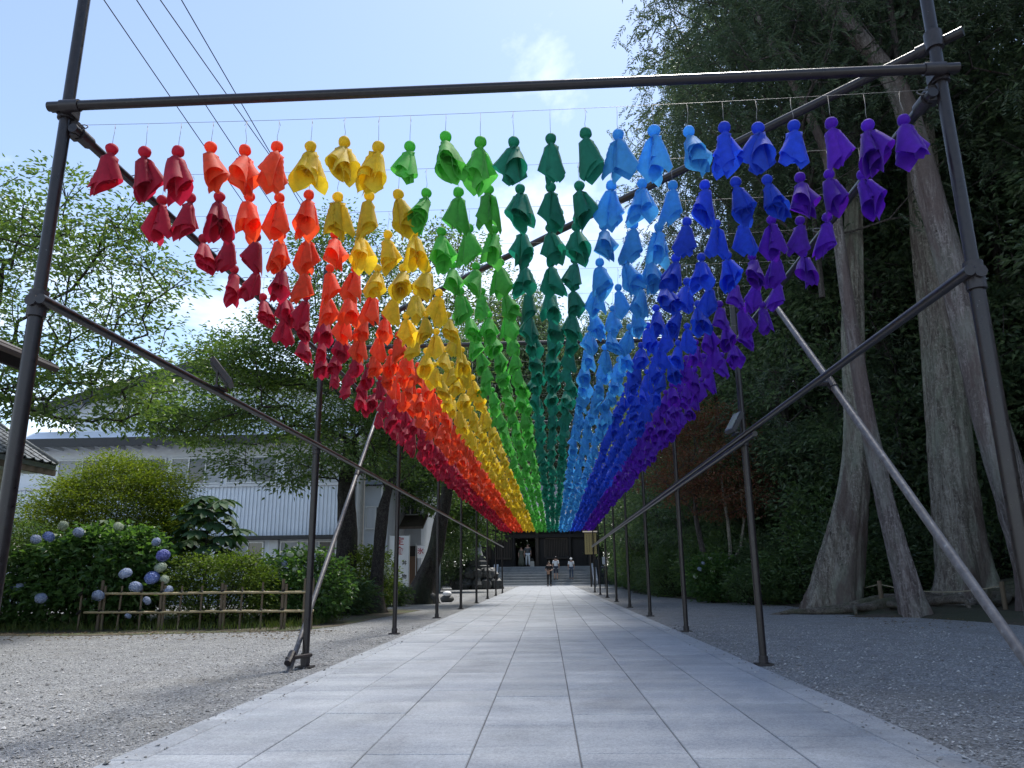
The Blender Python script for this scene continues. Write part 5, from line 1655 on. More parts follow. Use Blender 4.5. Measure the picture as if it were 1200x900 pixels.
# ice banner
bx_ = at_depth(493, 647, 26.8)
ban = thing('ice_banner', 'small white hanging banner with a red ice character beside the restaurant', 'banner', (float(bx_[0]), 26.8, GND))
bz = float(bx_[2]) - GND
v = []; f = []
for i in range(7):
    for j in range(6):
        u_, w2 = i / 6, j / 5
        v.append((-0.13 + 0.26 * u_, 0.025 * math.sin(4 * u_ + 2 * w2), bz + 0.22 - 0.42 * w2))
for i in range(6):
    for j in range(5):
        f.append((i * 6 + j, i * 6 + j + 1, (i + 1) * 6 + j + 1, (i + 1) * 6 + j))
MB().add(v, f).build('cloth', M['cloth_white'], ban, smooth=True)
text_mesh('氷', 0.23, M['ink_red'], ban, (0.0, -0.045, bz + 0.02), ext=0.003)
MB().tube([(-0.17, 0, bz + 0.225), (0.15, 0, bz + 0.225)], 0.008, 6).tube([(-0.17, 0.02, -0.02), (-0.17, 0.02, bz + 0.3)], 0.014, 8).build('pole', M['alu'], ban)
# rocks beside the leaning cherry
p = ground_at(501, 707)
ro = MB().blob((0, 0, 0.16), (0.30, 0.26, 0.22), rng_of(71), 14, 9, 0.06).build('rock', M['stone_dark'], smooth=True); ro.location = (p[0], p[1], GND)
tag(ro, 'squat dark rock at the foot of the leaning cherry trunk', 'rock')
p = ground_at(524, 705)
ro = MB().blob((0, 0, 0.09), (0.22, 0.2, 0.13), rng_of(72), 14, 9, 0.06).build('rock', M['stone_dark'], smooth=True); ro.location = (p[0], p[1], GND)
tag(ro, 'small dark flat stone carrying a white round stone', 'rock')
r2 = MB().blob((0, 0, 0.07), (0.15, 0.15, 0.09), rng_of(73), 14, 9, 0.03).build('white_stone', M['cloth_white'], smooth=True); r2.location = (p[0], p[1], GND + 0.19)
tag(r2, 'white rounded stone lying on a small dark rock by the gravel', 'stone')

# small tiled house at the left edge: its right-hand eave runs away from the viewer
HZc = 3.0
g1 = ground_at(66, 546, HZc); HXc, HYc = float(g1[0]), float(g1[1])
house = thing('tiled_house', 'small cream plaster house with silver-grey tiled roof beside the golden shrub', 'house', (HXc, HYc, GND))
def O_(name, m, mat, parent=None, **k): return m.build(name, mat, parent or house, origin=(HXc, HYc, GND), **k)
wx1 = HXc - 0.62
sl, half, Y0h = 0.62, 2.9, HYc - 6.4
zr = HZc + sl * half
O_('wall', MB().box(HXc - 2 * half + 0.62, wx1, Y0h + 0.5, HYc - 0.35, -0.05, HZc + 0.1), M['wall_cream'])
gab = MB()
gab.slab([(wx1, HYc - 0.36, HZc + 0.1), (HXc - half, HYc - 0.36, zr - 0.25), (HXc - 2 * half + 0.62, HYc - 0.36, HZc + 0.1)], (0, -0.1, 0))
O_('gable', gab, M['wall_cream'])
roof = O_('roof', MB().slab([(HXc, Y0h, HZc), (HXc, HYc, HZc), (HXc - half, HYc, zr), (HXc - half, Y0h, zr)], (0, 0, -0.09)).slab([(HXc - half, Y0h, zr), (HXc - half, HYc, zr), (HXc - 2 * half, HYc, HZc), (HXc - 2 * half, Y0h, HZc)], (0, 0, -0.09)), M['tile_roof'])
O_('fascia', MB().box(HXc - 0.05, HXc + 0.01, Y0h, HYc, HZc - 0.2, HZc - 0.092), M['wood_mid'])
O_('soffit', MB().box(wx1 + 0.003, HXc - 0.051, Y0h, HYc - 0.02, HZc - 0.15, HZc - 0.10), M['trim_white'])
tw, tl = 0.245, 0.25
prof = [(0.0, 0.035), (0.035, 0.048), (0.07, 0.035), (0.10, 0.012), (0.17, 0.004), (0.235, 0.018), (0.255, 0.03)]
tv = []; tf = []
for (x, z) in prof:          # local: x up the slope (away from the eave), y along the eave
    tv += [(0.0, x, z + 0.012), (-tl * 1.12, x, z), (0.0, x, z - 0.012)]
for i in range(len(prof) - 1):
    a = 3 * i; c_ = 3 * (i + 1)
    tf += [(a, c_, c_ + 1, a + 1), (a + 2, c_ + 2, c_, a)]
tme = None
ta = math.atan(sl)
for r in range(13):
    for c_ in range(12):
        up = r * tl * 0.95
        if tme is None:
            o = MB().add(tv, tf).build('roof_tile', M['tile_roof'], roof, smooth='edges'); tme = o.data
        else:
            o = link('roof_tile', tme, roof)
        o.location = (0.03 - up * math.cos(ta), -0.05 - (c_ + 1) * tw, HZc - GND + up * math.sin(ta) + 0.012)
        o.rotation_euler = (0, ta, 0)
O_('verge', MB().tube([(HXc + 0.03, HYc - 0.03, HZc + 0.04), (HXc - half, HYc - 0.03, zr + 0.06)], 0.05, 8), M['tile_roof'], roof, smooth=True)
O_('ridge', MB().tube([(HXc - half, Y0h, zr + 0.08), (HXc - half, HYc + 0.02, zr + 0.08)], 0.11, 8), M['tile_roof'], roof, smooth=True)
def wall_window(y0, y1, z0, z1):
    f = MB(); t_ = 0.05; xw = wx1
    f.box(xw + 0.002, xw + 0.06, y0, y1, z0, z0 + t_).box(xw + 0.002, xw + 0.06, y0, y1, z1 - t_, z1)
    for k in range(3):
        yy_ = y0 + (y1 - y0 - t_) * k / 2
        f.box(xw + 0.002, xw + 0.057, yy_, yy_ + t_, z0 + t_, z1 - t_)
    fo = O_('window', f, M['alu'])
    for k in range(2):
        a_ = y0 + (y1 - y0 - t_) * k / 2 + t_; b__ = y0 + (y1 - y0 - t_) * (k + 1) / 2
        O_('pane', MB().box(xw + 0.015, xw + 0.022, a_, b__, z0 + t_, z1 - t_), M['glass'], fo)
wall_window(HYc - 2.0, HYc - 0.75, 0.75, 1.9)
O_('corner_post', MB().box(wx1 - 0.1, wx1 + 0.03, HYc - 0.47, HYc - 0.335, -0.03, HZc - 0.16), M['wood_mid'])

# shelter whose eave pokes in at the left, running away from the viewer
EZ = 3.37
e0 = ground_at(66, 433, EZ)
EX, EY = float(e0[0]), float(e0[1])
shel = thing('shelter', 'open shelter with dark copper eave reaching in at the left edge', 'shelter', (EX - 2.4, EY - 2.5, GND))
def T_(name, m, mat): return m.build(name, mat, shel, origin=(EX - 2.4, EY - 2.5, GND))
ridge = EZ + 1.1
T_('roof', MB().slab([(EX, EY - 5, EZ), (EX, EY, EZ), (EX - 2.4, EY, ridge), (EX - 2.4, EY - 5, ridge)], (0, 0, 0.06)).slab([(EX - 2.4, EY - 5, ridge), (EX - 2.4, EY, ridge), (EX - 4.8, EY, EZ), (EX - 4.8, EY - 5, EZ)], (0, 0, 0.06)), M['eave_copper'])
T_('gutter', MB().tube([(EX + 0.03, EY - 5, EZ - 0.01), (EX + 0.03, EY - 0.05, EZ - 0.01)], 0.045, 8), M['eave_copper'])
T_('eave_board', MB().box(EX - 0.22, EX - 0.16, EY - 5, EY - 0.15, EZ - 0.10, EZ + 0.04), M['wood_dark'])
for k in range(14):
    yy_ = EY - 0.25 - 0.36 * k
    T_('rafter', MB().slab([(EX - 0.155, yy_, EZ - 0.03), (EX - 1.0, yy_, EZ + 0.36), (EX - 1.0, yy_, EZ + 0.44), (EX - 0.155, yy_, EZ + 0.05)], (0, 0.07, 0)), M['wood_dark'])
for xx in (EX - 0.95, EX - 3.85):
    for yy_ in (EY - 0.5, EY - 4.5):
        T_('post', MB().box(xx - 0.08, xx + 0.08, yy_ - 0.08, yy_ + 0.08, -0.02, EZ + 0.30), M['wood_mid'])
    T_('beam', MB().box(xx - 0.07, xx + 0.07, EY - 4.9, EY - 0.2, EZ + 0.10, EZ + 0.28), M['wood_dark'])

# ------------------------------------------------------------------ the temple gate at the end
GC = -0.62
gate = thing('temple_gate', 'dark timber temple gate hall with lattice windows at the end of the path', 'building', (GC, 62, 1.4))
def G_(name, m, mat, parent=None, **k): return m.build(name, mat, parent or gate, origin=(GC, 62, 1.4), **k)
# stone terrace and steps
ter = thing('stone_terrace', 'stone terrace with broad steps and pale sloping side stones below the temple gate', 'steps', (GC, 57.6, 0))
def E_(name, m, mat, parent=None): return m.build(name, mat, parent or ter, origin=(GC, 57.6, 0))
for k in range(7):
    m = MB().box(GC - 3.55, GC + 3.55, 57.75 + 0.37 * k, 60.6, 0.02 + 0.2 * k, 0.02 + 0.2 * (k + 1) - 0.001 * (k == 6), 0, 0.012)
    E_('step', m, M['stone_grey'])
E_('kerb', MB().box(GC - 4.9, GC + 4.7, 57.58, 57.74, -0.03, 0.05, 0, 0.01), M['stone_white'])
for s in (-1, 1):
    xx = GC + s * 3.78
    E_('side_stone', MB().slab([(xx - 0.17, 57.9, 0.10), (xx - 0.17, 57.9, 0.34), (xx - 0.17, 60.3, 1.62), (xx - 0.17, 60.3, 0.10)], (0.34, 0, 0)), M['stone_white'])
E_('terrace_floor', MB().box(GC - 8.5, GC + 6.5, 60.601, 74, -0.05, 1.415), M['stone_grey'])
rr = random.Random(17)
for s in (-1, 1):
    for r in range(5):
        x = 3.98
        while x < (8.4 if s < 0 else 6.4):
            w = rr.uniform(0.45, 0.8)
            a_, b__ = sorted((GC + s * x, GC + s * (x + w - 0.02)))
            E_('wall_stone', MB().box(a_, b__, 60.42 + rr.uniform(0, .03), 60.598, 0.27 * r, 0.27 * r + 0.255, 0, 0.01), M['stone_dark'])
            x += w
# gate: plinth, pillars, walls, lattices, lintels, roof
zf = 1.416
W0, W1 = GC - 5.2, GC + 4.2
def gxx(px): return float(at_depth(px, 640, 62)[0])
def gzz(py): return float(at_depth(640, py, 62)[2])
dx0, dx1 = gxx(604), gxx(627.5)
G_('sill_beam', MB().box(W0, dx0, 61.9, 62.2, zf, zf + 0.22).box(dx1, W1, 61.9, 62.2, zf, zf + 0.22), M['wood_dark'])
G_('wall', MB().box(W0, dx0 - 0.2, 62.12, 62.25, zf + 0.22, 5.0).box(dx1 + 0.2, W1, 62.12, 62.25, zf + 0.22, 5.0).box(dx0 - 0.2, dx1 + 0.2, 62.12, 62.25, gzz(631), 5.0), M['wood_dark'])
for px in (578, 602, 629.5, 668, 690):
    x = gxx(px)
    G_('pillar', MB().lathe([(0.22, 0), (0.22, 0.12), (0.17, 0.16), (0.165, 3.6)], 12, (x, 61.95, zf)), M['wood_mid'] if px == 629.5 else M['wood_dark'], smooth='edges')
G_('lintel', MB().box(W0 - 0.3, W1 + 0.3, 61.78, 62.11, gzz(630), gzz(626)), M['wood_dark'])
for a_, b__ in ((639, 665), (574, 600)):
    x0_, x1_ = gxx(a_), gxx(b__)
    za, zb = gzz(653), gzz(632)
    fr_ = G_('lattice_window', MB().box(x0_, x1_, 61.98, 62.1, za - 0.14, za).box(x0_, x1_, 61.98, 62.1, zb, zb + 0.12).box(x0_ - .1, x0_, 61.98, 62.1, za, zb).box(x1_, x1_ + .1, 61.98, 62.1, za, zb), M['wood_mid'])
    n = 13
    for k in range(n):
        xx = x0_ + (x1_ - x0_) * (k + 0.5) / n
        G_('slat', MB().box(xx - 0.035, xx + 0.035, 62.0, 62.07, za + 0.002, zb - 0.002), M['wood_mid'], fr_)
# railing and offertory by the wall
G_('railing', MB().box(gxx(639), gxx(666), 61.3, 61.38, zf + 0.68, zf + 0.78).box(gxx(639), gxx(666), 61.3, 61.38, zf + 0.3, zf + 0.38).box(gxx(639), gxx(639) + .09, 61.29, 61.39, zf, zf + 0.8).box(gxx(666) - .09, gxx(666), 61.29, 61.39, zf, zf + 0.8), M['wood_dark'])
ez = 4.75
R0, R1 = GC - 6.5, GC + 5.4
G_('roof', MB().add([(R0, 60.7, ez), (R1, 60.7, ez), (R1, 70, ez), (R0, 70, ez), (R0 + 2.2, 65.3, ez + 3.6), (R1 - 2.2, 65.3, ez + 3.6), (R0 + .9, 62.4, ez + 1.0), (R1 - .9, 62.4, ez + 1.0), (R1 - .9, 68.3, ez + 1.0), (R0 + .9, 68.3, ez + 1.0)],
   [(0, 1, 7, 6), (1, 2, 8, 7), (2, 3, 9, 8), (3, 0, 6, 9), (6, 7, 5, 4), (7, 8, 5), (8, 9, 4, 5), (9, 6, 4), (0, 3, 2, 1)]), M['roof_blue'])
for k in range(20):
    xx = R0 + 0.4 + (R1 - R0 - 0.8) * k / 19
    G_('rafter', MB().box(xx - 0.06, xx + 0.06, 60.75, 62.1, ez - 0.16, ez - 0.01), M['wood_dark'])
G_('back_wall', MB().box(W0, dx0 - 0.3, 68.0, 68.2, zf, 5.0).box(dx1 + 0.3, W1, 68.0, 68.2, zf, 5.0), M['wood_dark'])
G_('added_dark_screen', MB().box(dx0 - 0.299, dx1 + 0.299, 68.05, 68.15, zf, zf + 1.75), M['wood_dark'])  # added dark panel, hides the sunlit ground so the lower doorway stays dark
G_('side_wall', MB().box(W0, W0 + 0.15, 62.26, 67.99, zf, 4.9).box(W1 - 0.15, W1, 62.26, 67.99, zf, 4.9), M['wood_dark'])

# stone lantern
LY = 48.0
lx_, = [float(at_depth(558, 690, LY)[0])]
def lz2(py): return float(at_depth(558, py, LY)[2])
lan = thing('stone_lantern', 'tall weathered stone lantern on a plinth of boulders left of the steps', 'lantern', (lx_, LY, GND))
rr = random.Random(3)
for k in range(26):
    a = 2 * PI * k / 13; up = k // 13
    q = 1.25 - 0.25 * up
    MB().blob((q * math.cos(a), q * math.sin(a), 0.28 + 0.62 * up), (0.42, 0.38, 0.36), rng_of(700 + k), 9, 6, 0.24).build('boulder', M['stone_dark'], lan)
MB().lathe([(1.05, -0.02), (0.95, 1.3)], 10).build('plinth_core', M['stone_dark'], lan)
z = lz2(663)
MB().lathe([(0.85, z - 0.3), (0.85, z), (0.70, z + 0.05), (0.70, z + 0.28), (0.55, z + 0.32), (0.55, z + 0.62)], 6).build('base', M['stone_dark'], lan)
MB().lathe([(0.44, lz2(651)), (0.34, lz2(645)), (0.30, lz2(633)), (0.36, lz2(632))], 12).build('shaft', M['stone_grey'], lan, smooth='edges')
MB().lathe([(0.36, lz2(632)), (0.56, lz2(630)), (0.56, lz2(627.5))], 6).build('platform', M['stone_grey'], lan)
MB().lathe([(0.36, lz2(627.5)), (0.36, lz2(616))], 6).build('fire_box', M['stone_grey'], lan)
MB().lathe([(0.72, lz2(616)), (0.74, lz2(614)), (0.42, lz2(609)), (0.16, lz2(606))], 6).build('cap', M['stone_dark'], lan)
MB().lathe([(0.16, lz2(606)), (0.2, lz2(604)), (0.16, lz2(600)), (0.02, lz2(597))], 10).build('finial', M['stone_dark'], lan, smooth='edges')

# notice boards right of the steps
BY = 52.0
def bxx(px): return float(at_depth(px, 640, BY)[0])
def bzz(py): return float(at_depth(690, py, BY)[2])
nb = thing('notice_board', 'pale yellow wooden notice board with dark vertical writing on a post', 'sign', (bxx(692), BY, GND))
x0_, x1_ = bxx(685.3) - bxx(692), bxx(699) - bxx(692)
za, zb = bzz(649.5) - GND, bzz(624.5) - GND
MB().box(x0_, x1_, -0.04, 0.0, za, zb).build('panel', M['wood_board'], nb)
MB().slab([(x0_ - 0.12, -0.14, zb), (x1_ + 0.12, -0.14, zb), (x1_ + 0.12, 0.1, zb + 0.1), (x0_ - 0.12, 0.1, zb + 0.1)], (0, 0, 0.04)).build('cap', M['wood_mid'], nb)
for xx in (x0_ + 0.35, x1_ - 0.15):
    MB().box(xx - 0.05, xx + 0.05, 0.002, 0.08, -0.1, zb - 0.05).build('leg', M['wood_mid'], nb)
rr = random.Random(6)
let = MB()
for c_ in range(4):
    zc = zb - 0.14
    while zc > za + 0.14:
        s = rr.uniform(0.05, 0.10)
        xx = x1_ - 0.13 - c_ * 0.17
        let.box(xx - 0.04, xx + 0.04, -0.044, -0.041, zc - 0.012, zc).box(xx - 0.008, xx + 0.008, -0.046, -0.0405, zc - s, zc + 0.02).box(xx - 0.035, xx + 0.03, -0.044, -0.041, zc - s, zc - s + 0.012)
        zc -= s + 0.05
let.build('lettering', M['ink_black'], nb)
BY2 = 46.0
bb = at_depth(699.6, 660, BY2)
db = thing('dark_board', 'small dark board on two pale legs beside the last right posts', 'sign', (float(bb[0]), BY2, GND))
zc = float(bb[2]) - GND
MB().box(-0.24, 0.24, -0.03, 0.03, zc - 0.22, zc + 0.22).build('panel', M['trim_dark'], db)
for xx in (-0.15, 0.15):
    MB().box(xx - 0.03, xx + 0.03, 0.031, 0.08, -0.05, zc + 0.15).build('leg', M['wall_grey'], db)
bb = at_depth(708, 657, 44.0)
ws = thing('white_notice', 'small white notice on a thin stake by the wood edge', 'sign', (float(bb[0]), 44.0, GND))
zc = float(bb[2]) - GND
MB().box(-0.11, 0.11, -0.012, 0.012, zc - 0.2, zc + 0.2).build('panel', M['sign_white'], ws)
MB().box(-0.02, 0.02, 0.0121, 0.04, -0.05, zc + 0.1).build('stake', M['wood_mid'], ws)

# floodlights on the side rails
def floodlight(label, loc, dirv, s=1.0):
    t = thing('floodlight', label, 'floodlight', loc, 0, 'floodlights on the side rails')
    u_ = Vector(dirv).normalized()
    q = u_.to_track_quat('Z', 'X').to_matrix().to_4x4()
    off = Vector((0, 0, 0.115))
    def put(o):
        o.matrix_local = Matrix.Translation(off) @ q
        return o
    put(MB().box(-0.11, 0.11, -0.085, 0.085, -0.02, 0.018, 0, 0.004).box(-0.09, 0.09, -0.06, 0.06, -0.032, -0.0201).build('housing', M['black'], t))
    put(MB().box(-0.095, 0.095, -0.07, 0.07, 0.0185, 0.022).build('lens', M['lampglass'], t))
    MB().tube([(0.0, -0.075, 0.0), (0, -0.075, 0.12)], 0.008, 6).tube([(0, 0.075, 0), (0, 0.075, 0.11)], 0.008, 6).box(-0.015, 0.015, -0.085, 0.085, -0.006, 0.008).build('bracket', M['black'], t)
    return t
floodlight('black floodlight tilted up on the left side rail', (XL + 0.052, 5.05, MID_Z + 0.022), (0.75, 0.25, 0.62))
floodlight('black floodlight with bright lens at the second right post', (XR - 0.12, 7.30, MID_Z + 0.02), (-0.8, -0.2, 0.5))

# utility pole and cables
pp = at_depth(432, 330, 26.0)
pole = thing('utility_pole', 'grey concrete utility pole behind the cherry crown', 'pole', (float(pp[0]), 26.0, GND))
MB().tube([(0, 0, -0.1), (0, 0, 12.6)], [0.17, 0.10], 12).build('shaft', M['insulator'], pole, smooth='edges')
MB().box(-0.8, 0.8, -0.05, 0.05, 11.9, 12.0).box(-0.7, 0.7, -0.05, 0.05, 11.0, 11.1).build('crossarm', M['alu'], pole)
cw = ['lowest', 'second lowest', 'second highest', 'highest']
for k, ((px, py), (qx, qy)) in enumerate((((127, 0), (318, 281)), ((165, 0), (345, 276)), ((193, 0), (370, 254)), ((217, 0), (385, 292)))):
    a = np.array(at_depth(px, py, 11.0)); b_ = np.array(at_depth(qx, qy, 21.0))
    d = (b_ - a)
    p0, p1 = a - d * 0.9, b_ + d * 0.5
    pts = [tuple(p0 + (p1 - p0) * t_ - np.array([0, 0, 0.12 * 4 * t_ * (1 - t_)])) for t_ in np.linspace(0, 1, 14)]
    o = MB().tube(pts, 0.011, 6).build('overhead_cable', M['cable'], origin=tuple(p0), smooth=True)
    tag(o, 'thin black overhead cable crossing the sky, %s of four from the cherry crown' % ['first', 'second', 'third', 'fourth'][k], 'cable', 'overhead cables')

# ------------------------------------------------------------------ people
M['skin'] = m_plain('skin', (0.42, 0.26, 0.19), 0.6, 0.08, 10)
M['hair'] = m_plain('dark_hair', (0.015, 0.012, 0.011), 0.5, 0.2, 30)
M['black_cloth'] = m_plain('black_clothing', (0.013, 0.013, 0.015), 0.9, 0.2, 12)
M['white_cloth2'] = m_plain('white_clothing', (0.68, 0.70, 0.72), 0.9, 0.06, 12)
M['navy_cloth'] = m_plain('navy_clothing', (0.025, 0.035, 0.06), 0.9, 0.2, 12)
M['blue_cloth'] = m_plain('blue_grey_clothing', (0.06, 0.085, 0.13), 0.9, 0.2, 12)
M['olive_cloth'] = m_plain('grey_olive_clothing', (0.10, 0.105, 0.08), 0.9, 0.2, 12)
M['grey_cloth'] = m_plain('grey_clothing', (0.09, 0.095, 0.10), 0.9, 0.2, 12)
M['bag_tan'] = m_plain('tan_bag', (0.33, 0.19, 0.12), 0.7, 0.15, 12)
M['bag_pale'] = m_plain('pale_bag', (0.50, 0.47, 0.40), 0.8, 0.1, 12)
def skin_mesh(name, verts, edges, radii, mat, sub=2):
    me = bpy.data.meshes.new(name)
    me.from_pydata(verts, edges, [])
    o = bpy.data.objects.new(name, me)
    o.modifiers.new('skin', 'SKIN').use_smooth_shade = True
    sv = me.skin_vertices[0].data
    for i, r in enumerate(radii):
        sv[i].radius = r if hasattr(r, '__len__') else (r, r)
    sv[0].use_root = True
    ss = o.modifiers.new('sub', 'SUBSURF'); ss.levels = sub; ss.render_levels = sub
    res = eval_mesh(o)
    res.materials.clear(); res.materials.append(mat)
    res.polygons.foreach_set('use_smooth', [True] * len(res.polygons))
    return res
def join_meshes(name, mes, mat):
    V = []; F = []; b_ = 0
    for m in mes:
        V += [tuple(v.co) for v in m.vertices]
        F += [tuple(i + b_ for i in p.vertices) for p in m.polygons]; b_ += len(m.vertices)
    me = bpy.data.meshes.new(name); me.from_pydata(V, [], F)
    me.materials.append(mat); me.polygons.foreach_set('use_smooth', [True] * len(F)); me.update()
    return me
def person(label, loc, rz, hgt, top, bottom, stride=0.0, armL=None, armR=None, cap=None, shorts=False, long_hair=False, dress=False):
    """facing -y at rz 0; one continuous body with clothing as children"""
    k = hgt / 1.70
    t = thing('person', label, 'person', loc, rz)
    s = stride
    J = dict(pel=(0, 0, 0.93), wai=(0, 0, 1.08), che=(0, 0, 1.27), sho=(0, 0, 1.39), nec=(0, -0.01, 1.47), hed=(0, -0.025, 1.56), top=(0, -0.015, 1.66),
             hL=(0.09, 0, 0.90), kL=(0.10, -0.05 - s * 0.7, 0.49), aL=(0.10, 0.02 - s * 1.0, 0.085), tL=(0.11, -0.13 - s * 1.0, 0.035),
             hR=(-0.09, 0, 0.90), kR=(-0.10, -0.05 + s * 0.6, 0.49), aR=(-0.10, 0.03 + s * 1.2, 0.085), tR=(-0.11, -0.12 + s * 1.2, 0.035),
             sL=(0.17, 0, 1.37), sR=(-0.17, 0, 1.37))
    eL, wL = armL or ((0.23, 0.03, 1.10), (0.24, -0.06, 0.86)); eR, wR = armR or ((-0.23, 0.03, 1.10), (-0.24, -0.06, 0.86))
    J.update(eL=eL, wL=wL, eR=eR, wR=wR)
    def hand(w, e):
        w_ = Vector(w); d = (w_ - Vector(e)).normalized()
        return w_ + d * 0.055, d
    pL, dL = hand(wL, eL); pR, dR = hand(wR, eR)
    J.update(pL=tuple(pL), pR=tuple(pR))
    K = list(J); sc = lambda p: tuple(c * k for c in p)
    rad = dict(pel=(0.15, 0.105), wai=(0.125, 0.09), che=(0.15, 0.105), sho=(0.12, 0.08), nec=0.052, hed=(0.078, 0.095), top=(0.06, 0.075), hL=0.085, kL=0.056, aL=0.036, tL=(0.042, 0.03), hR=0.085, kR=0.056, aR=0.036, tR=(0.042, 0.03),
               sL=0.058, sR=0.058, eL=0.042, eR=0.042, wL=0.028, wR=0.028, pL=(0.036, 0.018), pR=(0.036, 0.018))
    E = [('pel', 'wai'), ('wai', 'che'), ('che', 'sho'), ('sho', 'nec'), ('nec', 'hed'), ('hed', 'top'), ('pel', 'hL'), ('hL', 'kL'), ('kL', 'aL'), ('aL', 'tL'), ('pel', 'hR'), ('hR', 'kR'), ('kR', 'aR'), ('aR', 'tR'),
         ('sho', 'sL'), ('sL', 'eL'), ('eL', 'wL'), ('wL', 'pL'), ('sho', 'sR'), ('sR', 'eR'), ('eR', 'wR'), ('wR', 'pR')]
    def rs(n, f=1.0):
        r = rad[n]; r = r if hasattr(r, '__len__') else (r, r)
        return (r[0] * k * f, r[1] * k * f)
    body = skin_mesh('body', [sc(J[n]) for n in K], [(K.index(a), K.index(b_)) for a, b_ in E], [rs(n) for n in K], M['skin'])
    # fingers, nose and ears rooted inside the body surface
    bits = []
    for P, d, sg in ((pL, dL, 1), (pR, dR, -1)):
        fw = Vector((0, -1, 0)); side = (fw - d * fw.dot(d)).normalized(); inn = d.cross(side) * sg
        for q, ln in enumerate((0.062, 0.072, 0.068, 0.052)):
            o_ = P + side * (0.026 - 0.017 * q)
            bits.append(([sc(o_), sc(o_ + d * ln * 0.55), sc(o_ + d * ln + inn * 0.018)], 0.0085))
        o_ = P - d * 0.035 + side * 0.02
        bits.append(([sc(o_), sc(o_ + side * 0.028 + d * 0.015), sc(o_ + side * 0.036 + d * 0.045)], 0.0095))
    hx_ = Vector(J['hed'])
    bits.append(([sc(hx_ + Vector((0, -0.07, 0.02))), sc(hx_ + Vector((0, -0.10, 0.0))), sc(hx_ + Vector((0, -0.112, -0.012)))], 0.013))
    for sg in (-1, 1):
        bits.append(([sc(hx_ + Vector((sg * 0.065, 0.01, 0.03))), sc(hx_ + Vector((sg * 0.085, 0.015, 0.012))), sc(hx_ + Vector((sg * 0.08, 0.012, -0.025)))], 0.012))
    fm = [skin_mesh('f', p, [(0, 1), (1, 2)], [r * k] * 3, M['skin'], 1) for p, r in bits]
    bo = link('body', join_meshes('body', [body] + fm, M['skin']), t)
    # face: eyes and mouth
    fc = MB()
    for sg in (-1, 1):
        fc.lathe([(0.004 * k, -0.004), (0.011 * k, 0), (0.004 * k, 0.004)], 8, sc(hx_ + Vector((sg * 0.03, -0.09, 0.022))))
    fc.box(-0.022 * k, 0.022 * k, (hx_.y - 0.094) * k, (hx_.y - 0.08) * k, (hx_.z - 0.047) * k, (hx_.z - 0.040) * k)
    fc.build('face_features', M['hair'], t)
    # hair or hat
    hm = MB(); n = 14; v = []; f = []
    low = -0.06 if not long_hair else -0.16
    for i in range(7):
        th = (0.02 + 0.98 * i / 6) * PI * 0.56
        for q in range(n):
            a = 2 * PI * q / n
            back = max(0, math.sin(a))
            zz_ = 0.108 * math.cos(th) + (low * back * (i / 6) ** 2)
            v.append(((0.090 * math.sin(th) * math.cos(a)) * k, (hx_.y + 0.014 + 0.104 * math.sin(th) * math.sin(a) * (1 if back > 0 else (0.92 if i < 5 else 0.8))) * k, (hx_.z + 0.03 + zz_) * k))
    for i in range(6):
        for q in range(n):
            f.append((i * n + q, (i + 1) * n + q, (i + 1) * n + (q + 1) % n, i * n + (q + 1) % n))
    f.append(tuple(range(n)))
    hm.add(v, f)
    hm.build('hat' if cap else 'hair', M[cap] if cap else M['hair'], t, smooth=True)
    if cap:
        MB().lathe([(0.155 * k, -0.006), (0.155 * k, 0.004), (0.09 * k, 0.016)], 16, (0, (hx_.y + 0.01) * k, (hx_.z + 0.045) * k)).build('hat_brim', M[cap], t, smooth=True)
    # clothing
    def cloth(name, names, edges, f, mat, extra=None):
        JJ = dict(J)
        if extra: JJ.update(extra)
        nm = list(names)
        rr_ = []
        for q in nm:
            r_ = rad.get(q, None)
            rr_.append(rs(q, f) if r_ is not None else extra_r[q])
        return link(name, skin_mesh(name, [sc(JJ[q]) for q in nm], [(nm.index(a), nm.index(b_)) for a, b_ in edges], rr_, M[mat]), t)
    mid = lambda a, b_, u_: tuple(J[a][i] + (J[b_][i] - J[a][i]) * u_ for i in range(3))
    extra = dict(cL=mid('sL', 'eL', 0.85), cR=mid('sR', 'eR', 0.85), hem=(0, 0, 0.86))
    extra_r = dict(cL=(0.056 * k, 0.056 * k), cR=(0.056 * k, 0.056 * k), hem=(0.185 * k, 0.135 * k))
    cloth('shirt', ['pel', 'wai', 'che', 'sho', 'sL', 'sR', 'cL', 'cR', 'hem'], [('pel', 'wai'), ('wai', 'che'), ('che', 'sho'), ('sho', 'sL'), ('sho', 'sR'), ('sL', 'cL'), ('sR', 'cR'), ('pel', 'hem')], 1.16, top, extra)
    if dress:
        MB().lathe([(0.30 * k, 0.10 * k), (0.27 * k, 0.45 * k), (0.20 * k, 0.80 * k), (0.17 * k, 1.0 * k)], 16).build('skirt', M[bottom], t, smooth=True)
    else:
        u_ = 0.92 if not shorts else 0.05
        extra = dict(fL=mid('kL', 'aL', u_), fR=mid('kR', 'aR', u_))
        q = 0.062 if not shorts else 0.085
        extra_r = dict(fL=(q * k, q * k), fR=(q * k, q * k))
        cloth('trousers', ['pel', 'hL', 'kL', 'fL', 'hR', 'kR', 'fR'], [('pel', 'hL'), ('hL', 'kL'), ('kL', 'fL'), ('pel', 'hR'), ('hR', 'kR'), ('kR', 'fR')], 1.2, bottom, extra)
    for sd in 'LR':
        a_, b__ = Vector(J['a' + sd]), Vector(J['t' + sd])
        o = MB().blob((0, 0, 0), (0.05 * k, 0.13 * k, 0.045 * k), rng_of(5), 10, 6, 0.02).build('shoe', M['black_cloth'], t, smooth=True)
        c_ = (a_ + b__) / 2
        o.location = (c_.x * k, c_.y * k, 0.045 * k)
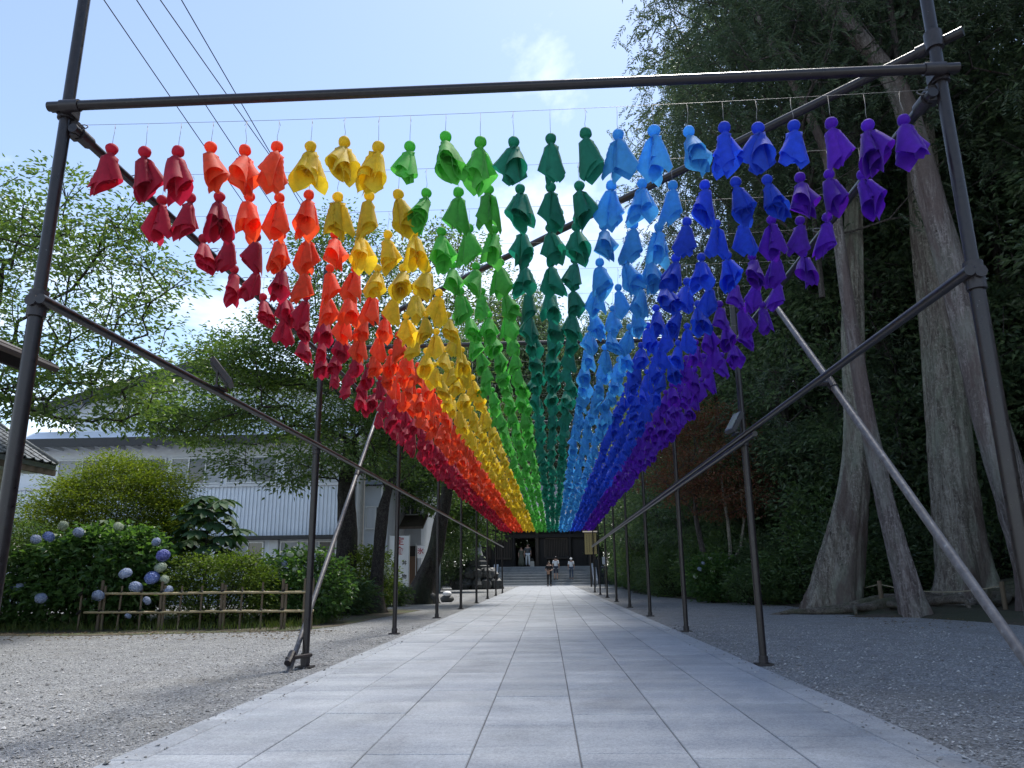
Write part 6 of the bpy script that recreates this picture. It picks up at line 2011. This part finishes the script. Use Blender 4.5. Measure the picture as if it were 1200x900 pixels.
    return t
def step_z(y):
    if y < 57.75: return 0.0
    return min(1.416, 0.02 + 0.2 * (int((y - 57.75) / 0.37) + 1))
x_ = float(ground_at(644, 687)[0])
pA = person('person in black shirt and trousers walking down the path holding a tan bag', (x_, 54.6, 0.0), 0.0, 1.74, 'black_cloth', 'black_cloth', 0.16, ((0.25, 0.0, 1.12), (0.12, -0.22, 1.06)), ((-0.25, 0.0, 1.12), (-0.14, -0.22, 1.0)))
bg_ = MB().box(-0.02, 0.16, -0.34, -0.25, 0.80, 1.06, 0, 0.02).tube([(0.0, -0.29, 1.05), (0.03, -0.30, 1.14), (0.11, -0.30, 1.14), (0.14, -0.29, 1.05)], 0.012, 6).build('shoulder_bag', M['bag_tan'])
bg_.location = (x_ - 0.12, 54.6, 0.02)
tag(bg_, 'tan bag held in front by the person in black', 'bag')
yy = 58.35
person('person in white shirt and dark shorts climbing the steps', (float(at_depth(651.5, 670, yy)[0]), yy, step_z(yy)), PI, 1.72, 'white_cloth2', 'navy_cloth', 0.10, shorts=True)
person('person in white top, blue trousers and pale sun hat climbing the steps', (float(at_depth(669.5, 670, yy)[0]), yy, step_z(yy)), PI, 1.62, 'white_cloth2', 'blue_cloth', 0.10, cap='white_cloth2')
yy = 61.0
person('person in long grey-olive dress standing at the gate doorway', (float(at_depth(611, 655, yy)[0]), yy, 1.416), 0.3, 1.58, 'olive_cloth', 'olive_cloth', 0.02, dress=True)
pB = person('person in grey top and pale trousers walking out of the gate doorway', (float(at_depth(618.5, 655, yy)[0]), yy, 1.416), 0.1, 1.80, 'grey_cloth', 'white_cloth2', 0.08)
xb = float(at_depth(623.4, 655, yy)[0])
m = MB().box(-0.17, 0.17, -0.08, 0.08, 0.0, 0.42, 0, 0.04).tube([(-0.09, 0, 0.40), (-0.06, 0, 0.62), (0.06, 0, 0.62), (0.09, 0, 0.40)], 0.012, 6).build('tote_bag', M['bag_pale'])
m.location = (xb, yy, 1.416); tag(m, 'pale tote bag standing beside the person in pale trousers', 'bag')

bpy.data.scenes.remove(TMP)
